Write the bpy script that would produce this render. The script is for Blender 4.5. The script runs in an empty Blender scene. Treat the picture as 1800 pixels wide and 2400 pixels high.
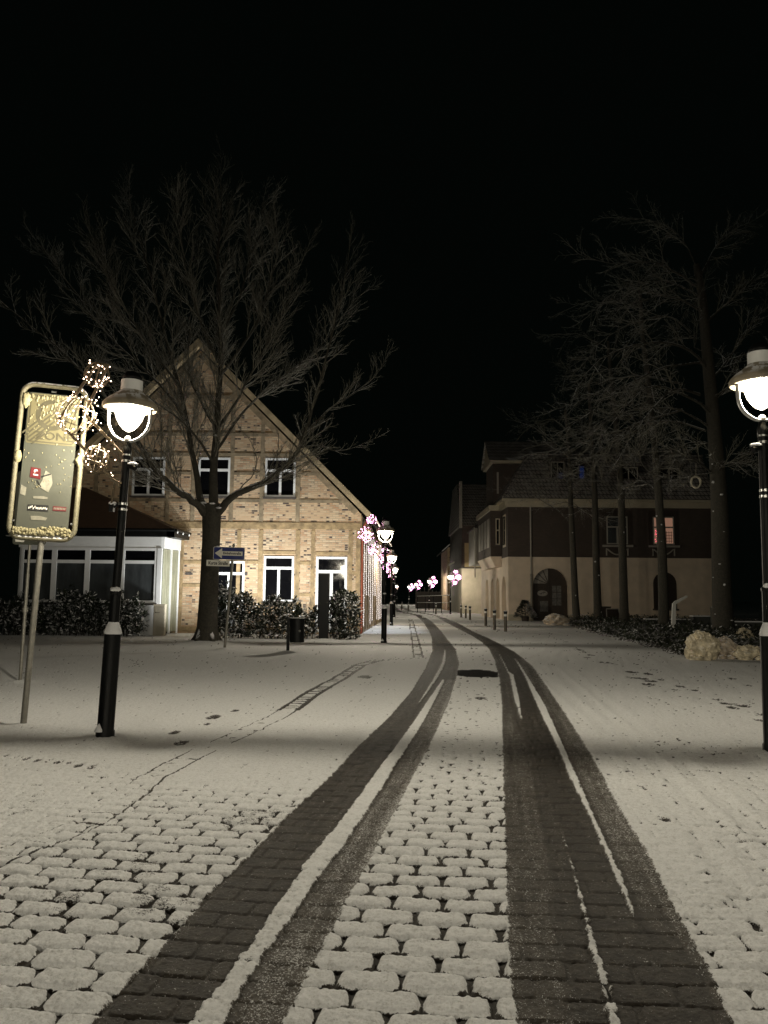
import bpy, math, random
import numpy as np
from mathutils import Vector, Matrix
C = bpy.context.scene.collection
SC = bpy.context.scene
rad = math.radians
# ------------------------------------------------------------------ camera model of the survey (photo pixels 1800x2400)
FPX = 1872.7; TILT = rad(6.05); ROLL = rad(0.5); EYE = 1.55
def _ray(u, v):
    x = (u-900)/FPX; y = (1200-v)/FPX
    x, y = x*math.cos(ROLL)-y*math.sin(ROLL), x*math.sin(ROLL)+y*math.cos(ROLL)
    return x, math.cos(TILT)-y*math.sin(TILT), math.sin(TILT)+y*math.cos(TILT)
def gp(u, v):
    d = _ray(u, v); k = -EYE/d[2]; return d[0]*k, d[1]*k
def at(u, v, Y):
    d = _ray(u, v); k = Y/d[1]; return Vector((d[0]*k, Y, EYE+d[2]*k))

# ------------------------------------------------------------------ object helpers
def tag(o, label=None, cat=None, group=None, kind=None):
    if label: o['label'] = label
    if cat: o['category'] = cat
    if group: o['group'] = group
    if kind: o['kind'] = kind
    return o
def thing(name, label, cat, loc=(0, 0, 0), rz=0, group=None):
    o = bpy.data.objects.new(name, None); C.objects.link(o)
    o.empty_display_size = .2
    o.location = loc; o.rotation_euler = (0, 0, rz)
    return tag(o, label, cat, group, 'thing')
def base_of(p):
    v = Vector((0, 0, 0))
    while p is not None:
        v += p.location; p = p.parent
    return v
def dup(o, parent=None):
    c = o.copy(); C.objects.link(c); c.parent = parent
    for k in list(o.children): dup(k, c)
    return c

class MB:
    """collects shapes for ONE mesh object"""
    def __init__(s): s.v = []; s.f = []
    def add(s, vs, fs):
        n = len(s.v); s.v.extend([tuple(p) for p in vs]); s.f.extend([tuple(i+n for i in f) for f in fs]); return s
    def box(s, x0, x1, y0, y1, z0, z1, bev=0):
        if x0 > x1: x0, x1 = x1, x0
        if y0 > y1: y0, y1 = y1, y0
        if z0 > z1: z0, z1 = z1, z0
        return s.add([(x0,y0,z0),(x1,y0,z0),(x1,y1,z0),(x0,y1,z0),(x0,y0,z1),(x1,y0,z1),(x1,y1,z1),(x0,y1,z1)],
                     [(0,3,2,1),(4,5,6,7),(0,1,5,4),(1,2,6,5),(2,3,7,6),(3,0,4,7)])
    def hexa(s, b, t):
        """4 bottom points, 4 top points"""
        return s.add(list(b)+list(t), [(0,3,2,1),(4,5,6,7),(0,1,5,4),(1,2,6,5),(2,3,7,6),(3,0,4,7)])
    def beam(s, a, b, w, d, ydir=Vector((0,1,0))):
        """straight bar of width w (in plane) and depth d along ydir"""
        a = Vector(a); b = Vector(b); t = (b-a).normalized(); n = t.cross(ydir).normalized()*w*.5; y = ydir*d
        return s.hexa([a-n, a+n, a+n+y, a-n+y], [b-n, b+n, b+n+y, b-n+y])
    def tube(s, pts, radii, n=8, cap=True):
        pts = [Vector(p) for p in pts]; k = len(pts)
        if not hasattr(radii, '__len__'): radii = [radii]*k
        t0 = (pts[1]-pts[0]).normalized()
        u = t0.orthogonal().normalized(); vs = []; fs = []
        for i in range(k):
            t = (pts[min(i+1, k-1)]-pts[max(i-1, 0)])
            t = t.normalized() if t.length > 1e-9 else t0
            u = (u - t*u.dot(t))
            u = u.normalized() if u.length > 1e-6 else t.orthogonal().normalized()
            w = t.cross(u)
            for j in range(n):
                a = 2*math.pi*j/n
                vs.append(pts[i] + (u*math.cos(a)+w*math.sin(a))*radii[i])
        for i in range(k-1):
            for j in range(n):
                a = i*n+j; b = i*n+(j+1) % n
                fs.append((a, b, b+n, a+n))
        if cap and n > 3:
            fs.append(tuple(range(n))[::-1]); fs.append(tuple((k-1)*n+j for j in range(n)))
        return s.add(vs, fs)
    def lathe(s, prof, n=24, c=(0, 0, 0), sx=1, sy=1):
        vs = []; fs = []; k = len(prof)
        for r, z in prof:
            for j in range(n):
                a = 2*math.pi*j/n
                vs.append((c[0]+sx*r*math.cos(a), c[1]+sy*r*math.sin(a), c[2]+z))
        for i in range(k-1):
            for j in range(n):
                a = i*n+j; b = i*n+(j+1) % n
                fs.append((a, b, b+n, a+n))
        if prof[0][0] > 1e-4: fs.append(tuple(range(n))[::-1])
        if prof[-1][0] > 1e-4: fs.append(tuple((k-1)*n+j for j in range(n)))
        return s.add(vs, fs)
    def prism(s, poly, vec):
        """planar polygon extruded by vec"""
        k = len(poly); vec = Vector(vec); p = [Vector(q) for q in poly]
        fs = [tuple(range(k))[::-1], tuple(range(k, 2*k))]
        for i in range(k): fs.append((i, (i+1) % k, (i+1) % k+k, i+k))
        return s.add(p+[q+vec for q in p], fs)
    def octa(s, c, r):
        x, y, z = c
        return s.add([(x+r,y,z),(x-r,y,z),(x,y+r,z),(x,y-r,z),(x,y,z+r),(x,y,z-r)],
                     [(0,2,4),(2,1,4),(1,3,4),(3,0,4),(2,0,5),(1,2,5),(3,1,5),(0,3,5)])
    def blob(s, c, r, seed=0, amp=.2, fr=2., nu=20, nv=12, flat=None):
        vs = []; fs = []
        for i in range(nv+1):
            th = math.pi*i/nv
            for j in range(nu):
                ph = 2*math.pi*j/nu
                d = Vector((math.sin(th)*math.cos(ph), math.sin(th)*math.sin(ph), math.cos(th)))
                k = 1
                for o in range(3):
                    q = d*fr*(2**o)
                    k += amp/(1.7**o)*math.sin(q.x*2.1+seed*1.7+o)*math.sin(q.y*1.9+seed*2.3+2*o)*math.cos(q.z*2.3+seed*.7)
                p = Vector((c[0]+d.x*r[0]*k, c[1]+d.y*r[1]*k, c[2]+d.z*r[2]*k))
                if flat is not None and p.z < flat: p.z = flat
                vs.append(p)
        for i in range(nv):
            for j in range(nu):
                a = i*nu+j; b = i*nu+(j+1) % nu
                fs.append((a, a+nu, b+nu, b))
        return s.add(vs, fs)
    def build(s, name, m, parent=None, label=None, smooth=False, world=True):
        me = bpy.data.meshes.new(name)
        vs = s.v
        if parent is not None and world:
            b = base_of(parent); vs = [(p[0]-b.x, p[1]-b.y, p[2]-b.z) for p in vs]
        me.from_pydata(vs, [], s.f)
        me.materials.append(m); me.validate()
        if smooth:
            me.polygons.foreach_set('use_smooth', [True]*len(me.polygons))
            if smooth == 'auto':
                me.set_sharp_from_angle(angle=rad(40))
        me.update()
        o = bpy.data.objects.new(name, me); C.objects.link(o); o.parent = parent
        if label: o['label'] = label
        return o

def text_mesh(txt, size, ext=.002, bold=0.0, sx=1.0):
    cu = bpy.data.curves.new('lettering', 'FONT'); cu.body = txt; cu.size = size; cu.extrude = ext
    cu.offset = bold; cu.align_x = 'CENTER'; cu.align_y = 'CENTER'; cu.resolution_u = 2
    ob = bpy.data.objects.new('lettering', cu)
    me = bpy.data.meshes.new_from_object(ob)
    bpy.data.objects.remove(ob); bpy.data.curves.remove(cu)
    for v in me.vertices: v.co.x *= sx
    return me
def letters(txt, size, loc, m, parent, bold=0.0, sx=1.0, rx=90, name='lettering', ry=0, rz=0):
    """upright lettering facing -Y, loc in the parent's own space"""
    me = text_mesh(txt, size, bold=bold, sx=sx); me.materials.append(m)
    me.transform(Matrix.Translation(loc) @ Matrix.Rotation(rad(rz), 4, 'Z') @ Matrix.Rotation(rad(ry), 4, 'Y') @ Matrix.Rotation(rad(rx), 4, 'X'))
    o = bpy.data.objects.new(name, me); C.objects.link(o); o.parent = parent
    return o

# ------------------------------------------------------------------ materials
class NT:
    def __init__(s, name):
        s.m = bpy.data.materials.new(name); s.m.use_nodes = True
        s.t = s.m.node_tree; s.n = s.t.nodes; s.b = s.n['Principled BSDF']
    def node(s, ty, **kw):
        n = s.n.new(ty)
        for k, v in kw.items():
            if k.startswith('i_'):
                key = k[2:]; n.inputs[int(key) if key.isdigit() else key.replace('_', ' ')].default_value = v
            else: setattr(n, k, v)
        return n
    def link(s, a, b): s.t.links.new(a, b)
    def noise(s, scale, detail=4, rough=.55, vec=None, dist=0):
        n = s.node('ShaderNodeTexNoise'); n.inputs['Scale'].default_value = scale
        n.inputs['Detail'].default_value = detail; n.inputs['Roughness'].default_value = rough; n.inputs['Distortion'].default_value = dist
        if vec is not None: s.link(vec, n.inputs['Vector'])
        return n.outputs['Fac']
    def ramp(s, fac, stops):
        r = s.node('ShaderNodeValToRGB'); e = r.color_ramp.elements
        while len(e) < len(stops): e.new(.5)
        for i, (p, c) in enumerate(stops):
            e[i].position = p; e[i].color = tuple(c)[:3]+(1,) if hasattr(c, '__len__') else (c, c, c, 1)
        s.link(fac, r.inputs[0]); return r.outputs[0]
    def math(s, op, a, b=None, clamp=False):
        n = s.node('ShaderNodeMath', operation=op, use_clamp=clamp)
        for i, q in enumerate((a, b)):
            if q is None: continue
            if isinstance(q, (int, float)): n.inputs[i].default_value = q
            else: s.link(q, n.inputs[i])
        return n.outputs[0]
    def mix(s, fac, a, b):
        n = s.node('ShaderNodeMix', data_type='RGBA')
        for i, q in ((0, fac), (6, a), (7, b)):
            if hasattr(q, 'default_value') or hasattr(q, 'is_linked'): s.link(q, n.inputs[i])
            elif hasattr(q, '__len__'): n.inputs[i].default_value = tuple(q)[:3]+(1,)
            else: n.inputs[i].default_value = q
        return n.outputs[2]
    def mapr(s, v, a, b, c=0., d=1.):
        n = s.node('ShaderNodeMapRange'); n.clamp = True
        s.link(v, n.inputs[0])
        for i, q in enumerate((a, b, c, d)): n.inputs[i+1].default_value = q
        return n.outputs[0]
    def obj(s): return s.node('ShaderNodeTexCoord').outputs['Object']
    def nz(s):
        g = s.node('ShaderNodeNewGeometry'); x = s.node('ShaderNodeSeparateXYZ'); s.link(g.outputs['Normal'], x.inputs[0]); return x.outputs[2]
    def bump(s, h, strength=.4, dist=.02):
        b = s.node('ShaderNodeBump'); b.inputs['Strength'].default_value = strength; b.inputs['Distance'].default_value = dist
        s.link(h, b.inputs['Height']); s.link(b.outputs[0], s.b.inputs['Normal'])

SNOWC = (.80, .80, .81)
def pbr(name, col, rough=.6, var=.2, scale=6., bump=0., metal=0., snow=0., spec=.5, snow_lo=.45, snow_scale=9., stretch=None, bscale=None):
    """base colour with noise wear; snow = how much of the upward faces is snowed over"""
    t = NT(name); vec = t.obj()
    if stretch:
        mp = t.node('ShaderNodeMapping'); t.link(vec, mp.inputs[0]); mp.inputs['Scale'].default_value = stretch; v2 = mp.outputs[0]
    else: v2 = vec
    nf = t.noise(scale, 5, .6, v2)
    lo = [c*(1-var) for c in col]; hi = [min(1, c*(1+var)) for c in col]
    colr = t.ramp(nf, [(.3, lo), (.7, hi)])
    t.b.inputs['Metallic'].default_value = metal
    t.b.inputs['Specular IOR Level'].default_value = spec
    r = t.mapr(nf, .3, .7, max(0, rough-.08), min(1, rough+.08))
    if snow:
        sn = t.noise(snow_scale, 3, .6, vec)
        up = t.mapr(t.nz(), snow_lo, snow_lo+.2)
        k = t.math('MULTIPLY', up, t.mapr(sn, .62-snow*.4, .66-snow*.4))
        colr = t.mix(k, colr, SNOWC)
        r = t.math('ADD', r, t.math('MULTIPLY', k, .3), clamp=True)
    t.link(colr, t.b.inputs['Base Color']); t.link(r, t.b.inputs['Roughness'])
    if bump:
        t.bump(t.noise(bscale or scale*4, 4, .6, v2), bump, .03)
    return t.m
def glow(name, col, strength):
    t = NT(name); t.b.inputs['Base Color'].default_value = (.02, .02, .02, 1)
    t.b.inputs['Emission Color'].default_value = tuple(col)+(1,); t.b.inputs['Emission Strength'].default_value = strength
    return t.m
def quiet(m): m.cycles.emission_sampling = 'NONE'; return m
M = {}
M['snow'] = (lambda t: (t.bump(t.noise(60, 5, .65, t.obj()), .5, .02), t.b.inputs['Base Color'].__setattr__('default_value', SNOWC+(1,)), t.b.inputs['Roughness'].__setattr__('default_value', .7), t.m)[-1])(NT('snow'))
M['black_metal'] = pbr('black_painted_metal', (.005, .0055, .0055), .45, .3, 5, .1, spec=.2)
M['black_snowy'] = pbr('black_metal_with_snow', (.006, .0065, .0065), .4, .3, 5, .1, snow=.8, snow_lo=.5, snow_scale=14)
M['hat'] = pbr('lamp_hat_enamel', (.29, .245, .175), .5, .3, 9, .08, snow=.30, snow_lo=.6)
M['hat_white'] = pbr('lamp_reflector_white', (.8, .8, .78), .35, .06, 9)
M['yoke'] = pbr('pale_yoke_metal', (.38, .38, .36), .35, .1, 9)
M['steel'] = pbr('steel_strap', (.55, .55, .53), .3, .1, 20, metal=1)
M['galv'] = pbr('galvanised_steel', (.23, .22, .19), .5, .25, 12, .15, metal=.55)
M['rime'] = pbr('icy_rime', (.30, .265, .15), .7, .3, 40, .4)
M['galv_snow'] = pbr('galvanised_tube_with_rime', (.15, .135, .085), .55, .3, 26, .3, metal=.15, snow=.6, snow_lo=.25, snow_scale=22)
M['sign_grey'] = pbr('sign_panel_grey', (.066, .068, .052), .42, .12, 3, .03)
M['sign_pale'] = pbr('sign_panel_pale', (.125, .11, .058), .45, .12, 4, .03)
M['sign_dark'] = pbr('sign_print_grey', (.062, .055, .032), .5, .15, 8)
M['white_paint'] = pbr('white_window_paint', (.78, .79, .80), .4, .05, 3)
M['glass'] = pbr('dark_window_glass', (.004, .004, .005), .04, .3, 1)
M['glass_grey'] = pbr('curtained_window_glass', (.05, .055, .058), .06, .55, .9, stretch=(2.2, 1, .5))
M['sill'] = pbr('dark_sill', (.07, .06, .055), .6, .2, 8, .2)
M['beam'] = pbr('oak_timber', (.30, .215, .115), .7, .5, 3.2, .35, stretch=(1, 1, 1), bscale=30)
M['beam_grey'] = pbr('weathered_timber', (.24, .19, .125), .75, .42, 3.2, .35, bscale=30)
M['verge'] = pbr('verge_board_timber', (.42, .33, .20), .65, .3, 3, .3)
M['tile_dark'] = pbr('dark_roof_tiles', (.035, .03, .028), .7, .4, 9, .6, snow=.18, snow_lo=.3)
M['tile_brown'] = pbr('brown_roof_sheet', (.075, .045, .03), .6, .3, 6, .3)
M['pipe_red'] = pbr('copper_downpipe', (.28, .075, .04), .45, .25, 6, metal=.4)
M['bark'] = pbr('tree_bark_with_snow', (.055, .050, .038), .85, .45, 14, .9, snow=.42, snow_lo=.38, snow_scale=6, bscale=30)
M['twig'] = pbr('twigs_with_snow', (.16, .15, .118), .8, .4, 10, 0, snow=.42, snow_lo=.2, snow_scale=12)
M['leaf'] = pbr('laurel_leaves_with_snow', (.013, .019, .009), .33, .55, 9, 0, snow=.34, snow_lo=.35, snow_scale=5)
M['ivy'] = pbr('ground_cover_leaves_with_snow', (.03, .035, .02), .5, .5, 9, 0, snow=.22, snow_lo=.55, snow_scale=4)
M['soil'] = pbr('dark_soil', (.03, .025, .02), .9, .4, 6, .6, snow=.2, snow_lo=.6)
M['cabinet'] = pbr('beige_cabinet', (.42, .38, .30), .5, .06, 3, snow=.7, snow_lo=.6)
M['plaster_beige'] = pbr('beige_plaster', (.68, .57, .45), .85, .12, 1.2, .25, bscale=40)
M['plaster_yellow'] = pbr('ochre_plaster', (.42, .34, .17), .85, .15, 1.2, .25, bscale=40)
M['plaster_pale'] = pbr('pale_plaster', (.45, .40, .30), .85, .15, 1.2, .25, bscale=40)
M['cornice'] = pbr('pale_cornice', (.46, .41, .31), .7, .12, 2, .1)
M['wood_dark'] = pbr('dark_wood', (.04, .028, .02), .6, .3, 6, .2)
M['frame_dim'] = pbr('grey_window_frame', (.35, .33, .29), .6, .1, 4)
M['bollard'] = pbr('bollard_metal', (.12, .105, .08), .5, .3, 9, snow=.9, snow_lo=.6)
M['band_white'] = pbr('white_band', (.8, .8, .76), .4, .06, 9)
M['sack'] = pbr('cream_plastic_sack', (.62, .54, .39), .28, .6, 5, .5, snow=.25, snow_lo=.75, bscale=12)
M['sack2'] = pbr('mottled_plastic_sack', (.50, .42, .33), .38, .6, 5, .4, snow=.55, snow_lo=.6, bscale=12)
M['stone_dark'] = pbr('dark_stone', (.05, .052, .045), .8, .3, 5, .3, snow=.95, snow_lo=.6)
M['lectern'] = pbr('pale_lectern_metal', (.62, .62, .58), .45, .08, 4)
M['straw'] = pbr('pale_wicker', (.5, .46, .36), .8, .3, 20, .5)
M['blue_sign'] = pbr('blue_sign', (.012, .025, .17), .35, .15, 4)
M['white_sign'] = pbr('white_sign', (.82, .79, .70), .4, .06, 4)
M['black_print'] = pbr('black_print', (.01, .01, .01), .5, .1, 5)
M['red_print'] = pbr('red_sticker', (.10, .009, .011), .5, .2, 10)
M['tatter'] = pbr('faded_paper', (.21, .20, .155), .8, .3, 14)
M['wire'] = pbr('decoration_wire', (.13, .10, .06), .5, .3, 10, metal=.3)
M['lamp_warm_wall'] = glow('warm_room_light', (1, .52, .34), .2)
M['pink_glow'] = quiet(glow('pink_string_bulbs', (1, .08, .16), 2.5))
M['blue_glow'] = glow('blue_room_light', (.006, .06, .36), .11)
M['bulb_warm'] = glow('fairy_bulb_warm', (1, .70, .50), 20)
M['bulb_pink'] = quiet(glow('fairy_bulb_pink', (1, .40, .74), 13))
M['strand'] = quiet(glow('strand_bulb', (1, .90, .86), 3.2))
def brick_mat(name, c1, c2, c3, mortar, dark=.35):
    t = NT(name); vec = t.obj()
    sx = t.node('ShaderNodeSeparateXYZ'); t.link(vec, sx.inputs[0])
    cb = t.node('ShaderNodeCombineXYZ'); t.link(t.math('ADD', sx.outputs[0], sx.outputs[1]), cb.inputs[0]); t.link(sx.outputs[2], cb.inputs[1])
    b = t.node('ShaderNodeTexBrick'); t.link(cb.outputs[0], b.inputs['Vector'])
    b.offset = .5; b.inputs['Color1'].default_value = c1+(1,); b.inputs['Color2'].default_value = c2+(1,); b.inputs['Mortar'].default_value = mortar+(1,)
    b.inputs['Scale'].default_value = 1; b.inputs['Mortar Size'].default_value = .011; b.inputs['Mortar Smooth'].default_value = .2; b.inputs['Bias'].default_value = 0
    b.inputs['Brick Width'].default_value = .26; b.inputs['Row Height'].default_value = .082
    # a second, offset brick pattern picks the burnt headers
    sn = t.node('ShaderNodeVectorMath', operation='SNAP'); t.link(cb.outputs[0], sn.inputs[0]); sn.inputs[1].default_value = (.13, .082, 1)
    wn = t.node('ShaderNodeTexWhiteNoise', noise_dimensions='2D'); t.link(sn.outputs[0], wn.inputs['Vector'])
    patch = t.noise(1.1, 2, .5, vec)
    col = t.mix(t.mapr(patch, .38, .62), b.outputs['Color'], c3)
    col = t.mix(t.mapr(patch, .4, .6, .35, .75), b.outputs['Color'], col)
    burnt = t.math('MULTIPLY', t.mapr(wn.outputs['Value'], .85, .87), t.mapr(t.noise(2.3, 2, .5, vec), .45, .55, .25, 1))
    burnt = t.math('MULTIPLY', burnt, t.math('SUBTRACT', 1, b.outputs['Fac'], clamp=True))
    col = t.mix(t.math('MULTIPLY', burnt, dark*2, clamp=True), col, (.07, .05, .045))
    t.link(col, t.b.inputs['Base Color']); t.b.inputs['Roughness'].default_value = .85
    t.bump(t.math('SUBTRACT', t.noise(40, 3, .6, vec), b.outputs['Fac']), .5, .012)
    return t.m
M['brick'] = brick_mat('yellow_orange_brick', (.42, .245, .138), (.60, .48, .33), (.51, .375, .24), (.31, .27, .20), .55)
M['brick_dark'] = brick_mat('dark_red_brick', (.062, .046, .037), (.085, .062, .05), (.06, .047, .04), (.07, .06, .05), .2)

def globe_mat():
    # thin opal glass: glows itself and lets the bulb's light through
    t = NT('lamp_globe_glass'); t.n.remove(t.b)
    em = t.node('ShaderNodeEmission'); em.inputs[0].default_value = (1, .90, .70, 1); em.inputs[1].default_value = 5
    tr = t.node('ShaderNodeBsdfTransparent'); tr.inputs[0].default_value = (1, 1, 1, 1)
    ad = t.node('ShaderNodeAddShader'); t.link(em.outputs[0], ad.inputs[0]); t.link(tr.outputs[0], ad.inputs[1]); t.link(ad.outputs[0], t.n['Material Output'].inputs[0])
    t.m.cycles.emission_sampling = 'NONE'
    return t.m
M['globe'] = globe_mat()
def lamp_light():
    l = bpy.data.lights.new('lamp_light', 'POINT'); l.energy = LAMPW; l.color = (1, .912, .725); l.shadow_soft_size = .045
    l.use_nodes = True; nt = l.node_tree; em = nt.nodes['Emission']
    tc = nt.nodes.new('ShaderNodeTexCoord'); sx = nt.nodes.new('ShaderNodeSeparateXYZ'); nt.links.new(tc.outputs['Normal'], sx.inputs[0])
    mr = nt.nodes.new('ShaderNodeMapRange'); nt.links.new(sx.outputs[2], mr.inputs[0])
    for i, q in enumerate(LAMPMAP): mr.inputs[i+1].default_value = q
    nt.links.new(mr.outputs[0], em.inputs[1])
    return l
LAMPW = 670; LAMPMAP = (-.95, -.35, .30, 1.)
# ------------------------------------------------------------------ ground: one sheet of snowed-over setts
def _hash(i, j, s):
    h = (i.astype(np.int64)*374761393 + j.astype(np.int64)*668265263 + s*982451653) & 0x7fffffff
    h = ((h ^ (h >> 13))*1274126177) & 0x7fffffff
    return ((h ^ (h >> 16)) & 0xffff)/65535.
def vn(x, y, s=0):
    i = np.floor(x); j = np.floor(y); u = x-i; v = y-j; u = u*u*(3-2*u); v = v*v*(3-2*v)
    return (_hash(i, j, s)*(1-u)+_hash(i+1, j, s)*u)*(1-v) + (_hash(i, j+1, s)*(1-u)+_hash(i+1, j+1, s)*u)*v
def fbm(x, y, s=0, o=4, g=.5):
    a = 1.; t = 0; n = 0
    for k in range(o):
        t = t+a*vn(x*2**k, y*2**k, s+k*7); n += a; a *= g
    return t/n
def sst(x, a, b):
    t = np.clip((x-a)/(b-a), 0, 1); return t*t*(3-2*t)
def edge(pts):
    """ground line x(y) through photographed points of a track edge"""
    g = sorted((gp(*p) for p in pts), key=lambda q: q[1])
    xs = np.array([q[0] for q in g]); ys = np.array([q[1] for q in g])
    return lambda Y: np.interp(Y, ys, xs)
L1a = edge([(217,2400),(260,2342),(369,2234),(488,2098),(586,2006),(683,1905),(777,1818),(836,1753),(912,1681),(963,1622),(997,1567),(1013,1526),(1012,1497),(1006,1480),(990,1456),(973,1442),(930,1434)])
SBa = edge([(445,2400),(564,2250),(651,2125),(721,2017),(803,1920),(874,1821),(925,1753),(971,1690),(1005,1639),(1035,1597),(1046,1570),(1052,1525),(1040,1497),(1030,1480),(1010,1456),(985,1442),(940,1434)])
SBb = edge([(521,2400),(591,2277),(667,2174),(743,2060),(810,1975),(899,1838),(942,1770),(980,1711),(1009,1660),(1039,1601),(1047,1570),(1052,1525),(1040,1497),(1030,1480),(1010,1456),(985,1442),(940,1434)])
L2b = edge([(667,2400),(732,2261),(781,2180),(814,2109),(862,2028),(905,1945),(967,1825),(1005,1753),(1030,1698),(1052,1648),(1068,1597),(1077,1555),(1068,1521),(1050,1500),(1035,1480),(1012,1456),(988,1442),(943,1434)])
SAa = edge([(1043,1521),(1036,1555),(1026,1574),(1013,1597),(992,1631),(978,1652)])
SAb = edge([(1044,1521),(1044,1546),(1038,1567),(1025,1589),(1002,1622),(979,1652)])
R1a = edge([(1209,2400),(1196,2288),(1187.5,2125),(1185,1963),(1181,1850),(1178,1753),(1176,1648),(1170,1589),(1159,1548),(1146,1521),(1130,1506),(1104,1489),(1072,1473),(1045,1459),(1020,1444),(990,1438),(950,1431)])
R2b = edge([(1719,2400),(1649,2250),(1578,2120),(1513,1990),(1447,1885),(1395,1784),(1353,1716),(1315,1657),(1281,1607),(1248,1560),(1205,1527),(1175,1511),(1146,1496),(1113,1482),(1075,1461),(1043,1448),(1014,1440),(967,1432)])
CCa = edge([(1486,2153),(1464,2104),(1421,2001),(1377,1903),(1336,1822),(1311,1759),(1277,1691),(1252,1636),(1231,1586),(1214,1556),(1205,1543)])
CCb = edge([(1489,2153),(1475,2104),(1434,2006),(1388,1905),(1353,1824),(1328,1767),(1302,1708),(1277,1653),(1252,1611),(1231,1577),(1214,1551),(1206,1543)])
DDa = edge([(1170,1533),(1190,1575),(1195,1581),(1205,1635),(1222,1687)])
DDb = edge([(1171,1533),(1193,1575),(1203,1581),(1216,1635),(1223,1687)])
EE = edge([(1304,1908),(1350,2060),(1372,2147),(1394,2234),(1413,2288),(1429,2342),(1442,2400)])
GUT = [gp(*p) for p in [(-60,2030),(60,1985),(143,1955),(211,1925),(291,1872),(354,1821),(480,1757),(650,1681),(720,1632),(790,1592),(845,1558),(880,1549),(981,1541),(972,1495),(962,1451)]]
PRINTS = [(1371,1528,9),(1385,1536,9),(1376,1541,8),(1417,1553,13),(1441,1556,8),(1482,1575,14),(1519,1580,11),(1480,1588,11),(1505,1590,13),(1525,1597,13),(1552,1594,9),(1495,1556,7),(1520,1604,13),(1583,1617,12),(1596,1610,11),(1630,1619,9),(1684,1641,12),(1700,1650,10),(1737,1654,16),(1718,1659,11),(1757,1607,10),(1717,1591,8),(1790,1676,12),(1780,1689,9),
          (1290,1480,8),(1328,1505,8),(1360,1523,9),(1436,1540,9),
          (10,1774,6),(35,1777,6),(62,1780,7),(88,1784,7),(115,1785,6),(137,1788,8),(162,1790,7),(186,1795,9),(215,1798,8),(243,1802,9),
          (408,1716,12),(425,1740,16),(480,1697,13),(500,1680,16),(550,1666,10),(1128,1637,15),(1040,1655,8)]
HOLES = [(1362,1684,4),(1460,1688,4),(1474,1810,11),(1508,1848,12),(1562,1922,14),(1636,2010,10),(1660,2050,9),(1400,1778,5),(1425,1815,5),(1560,1840,6),(1580,1870,6),(1730,2130,8),(1770,2170,13),(1610,2150,7),(1700,2120,7)]

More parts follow.
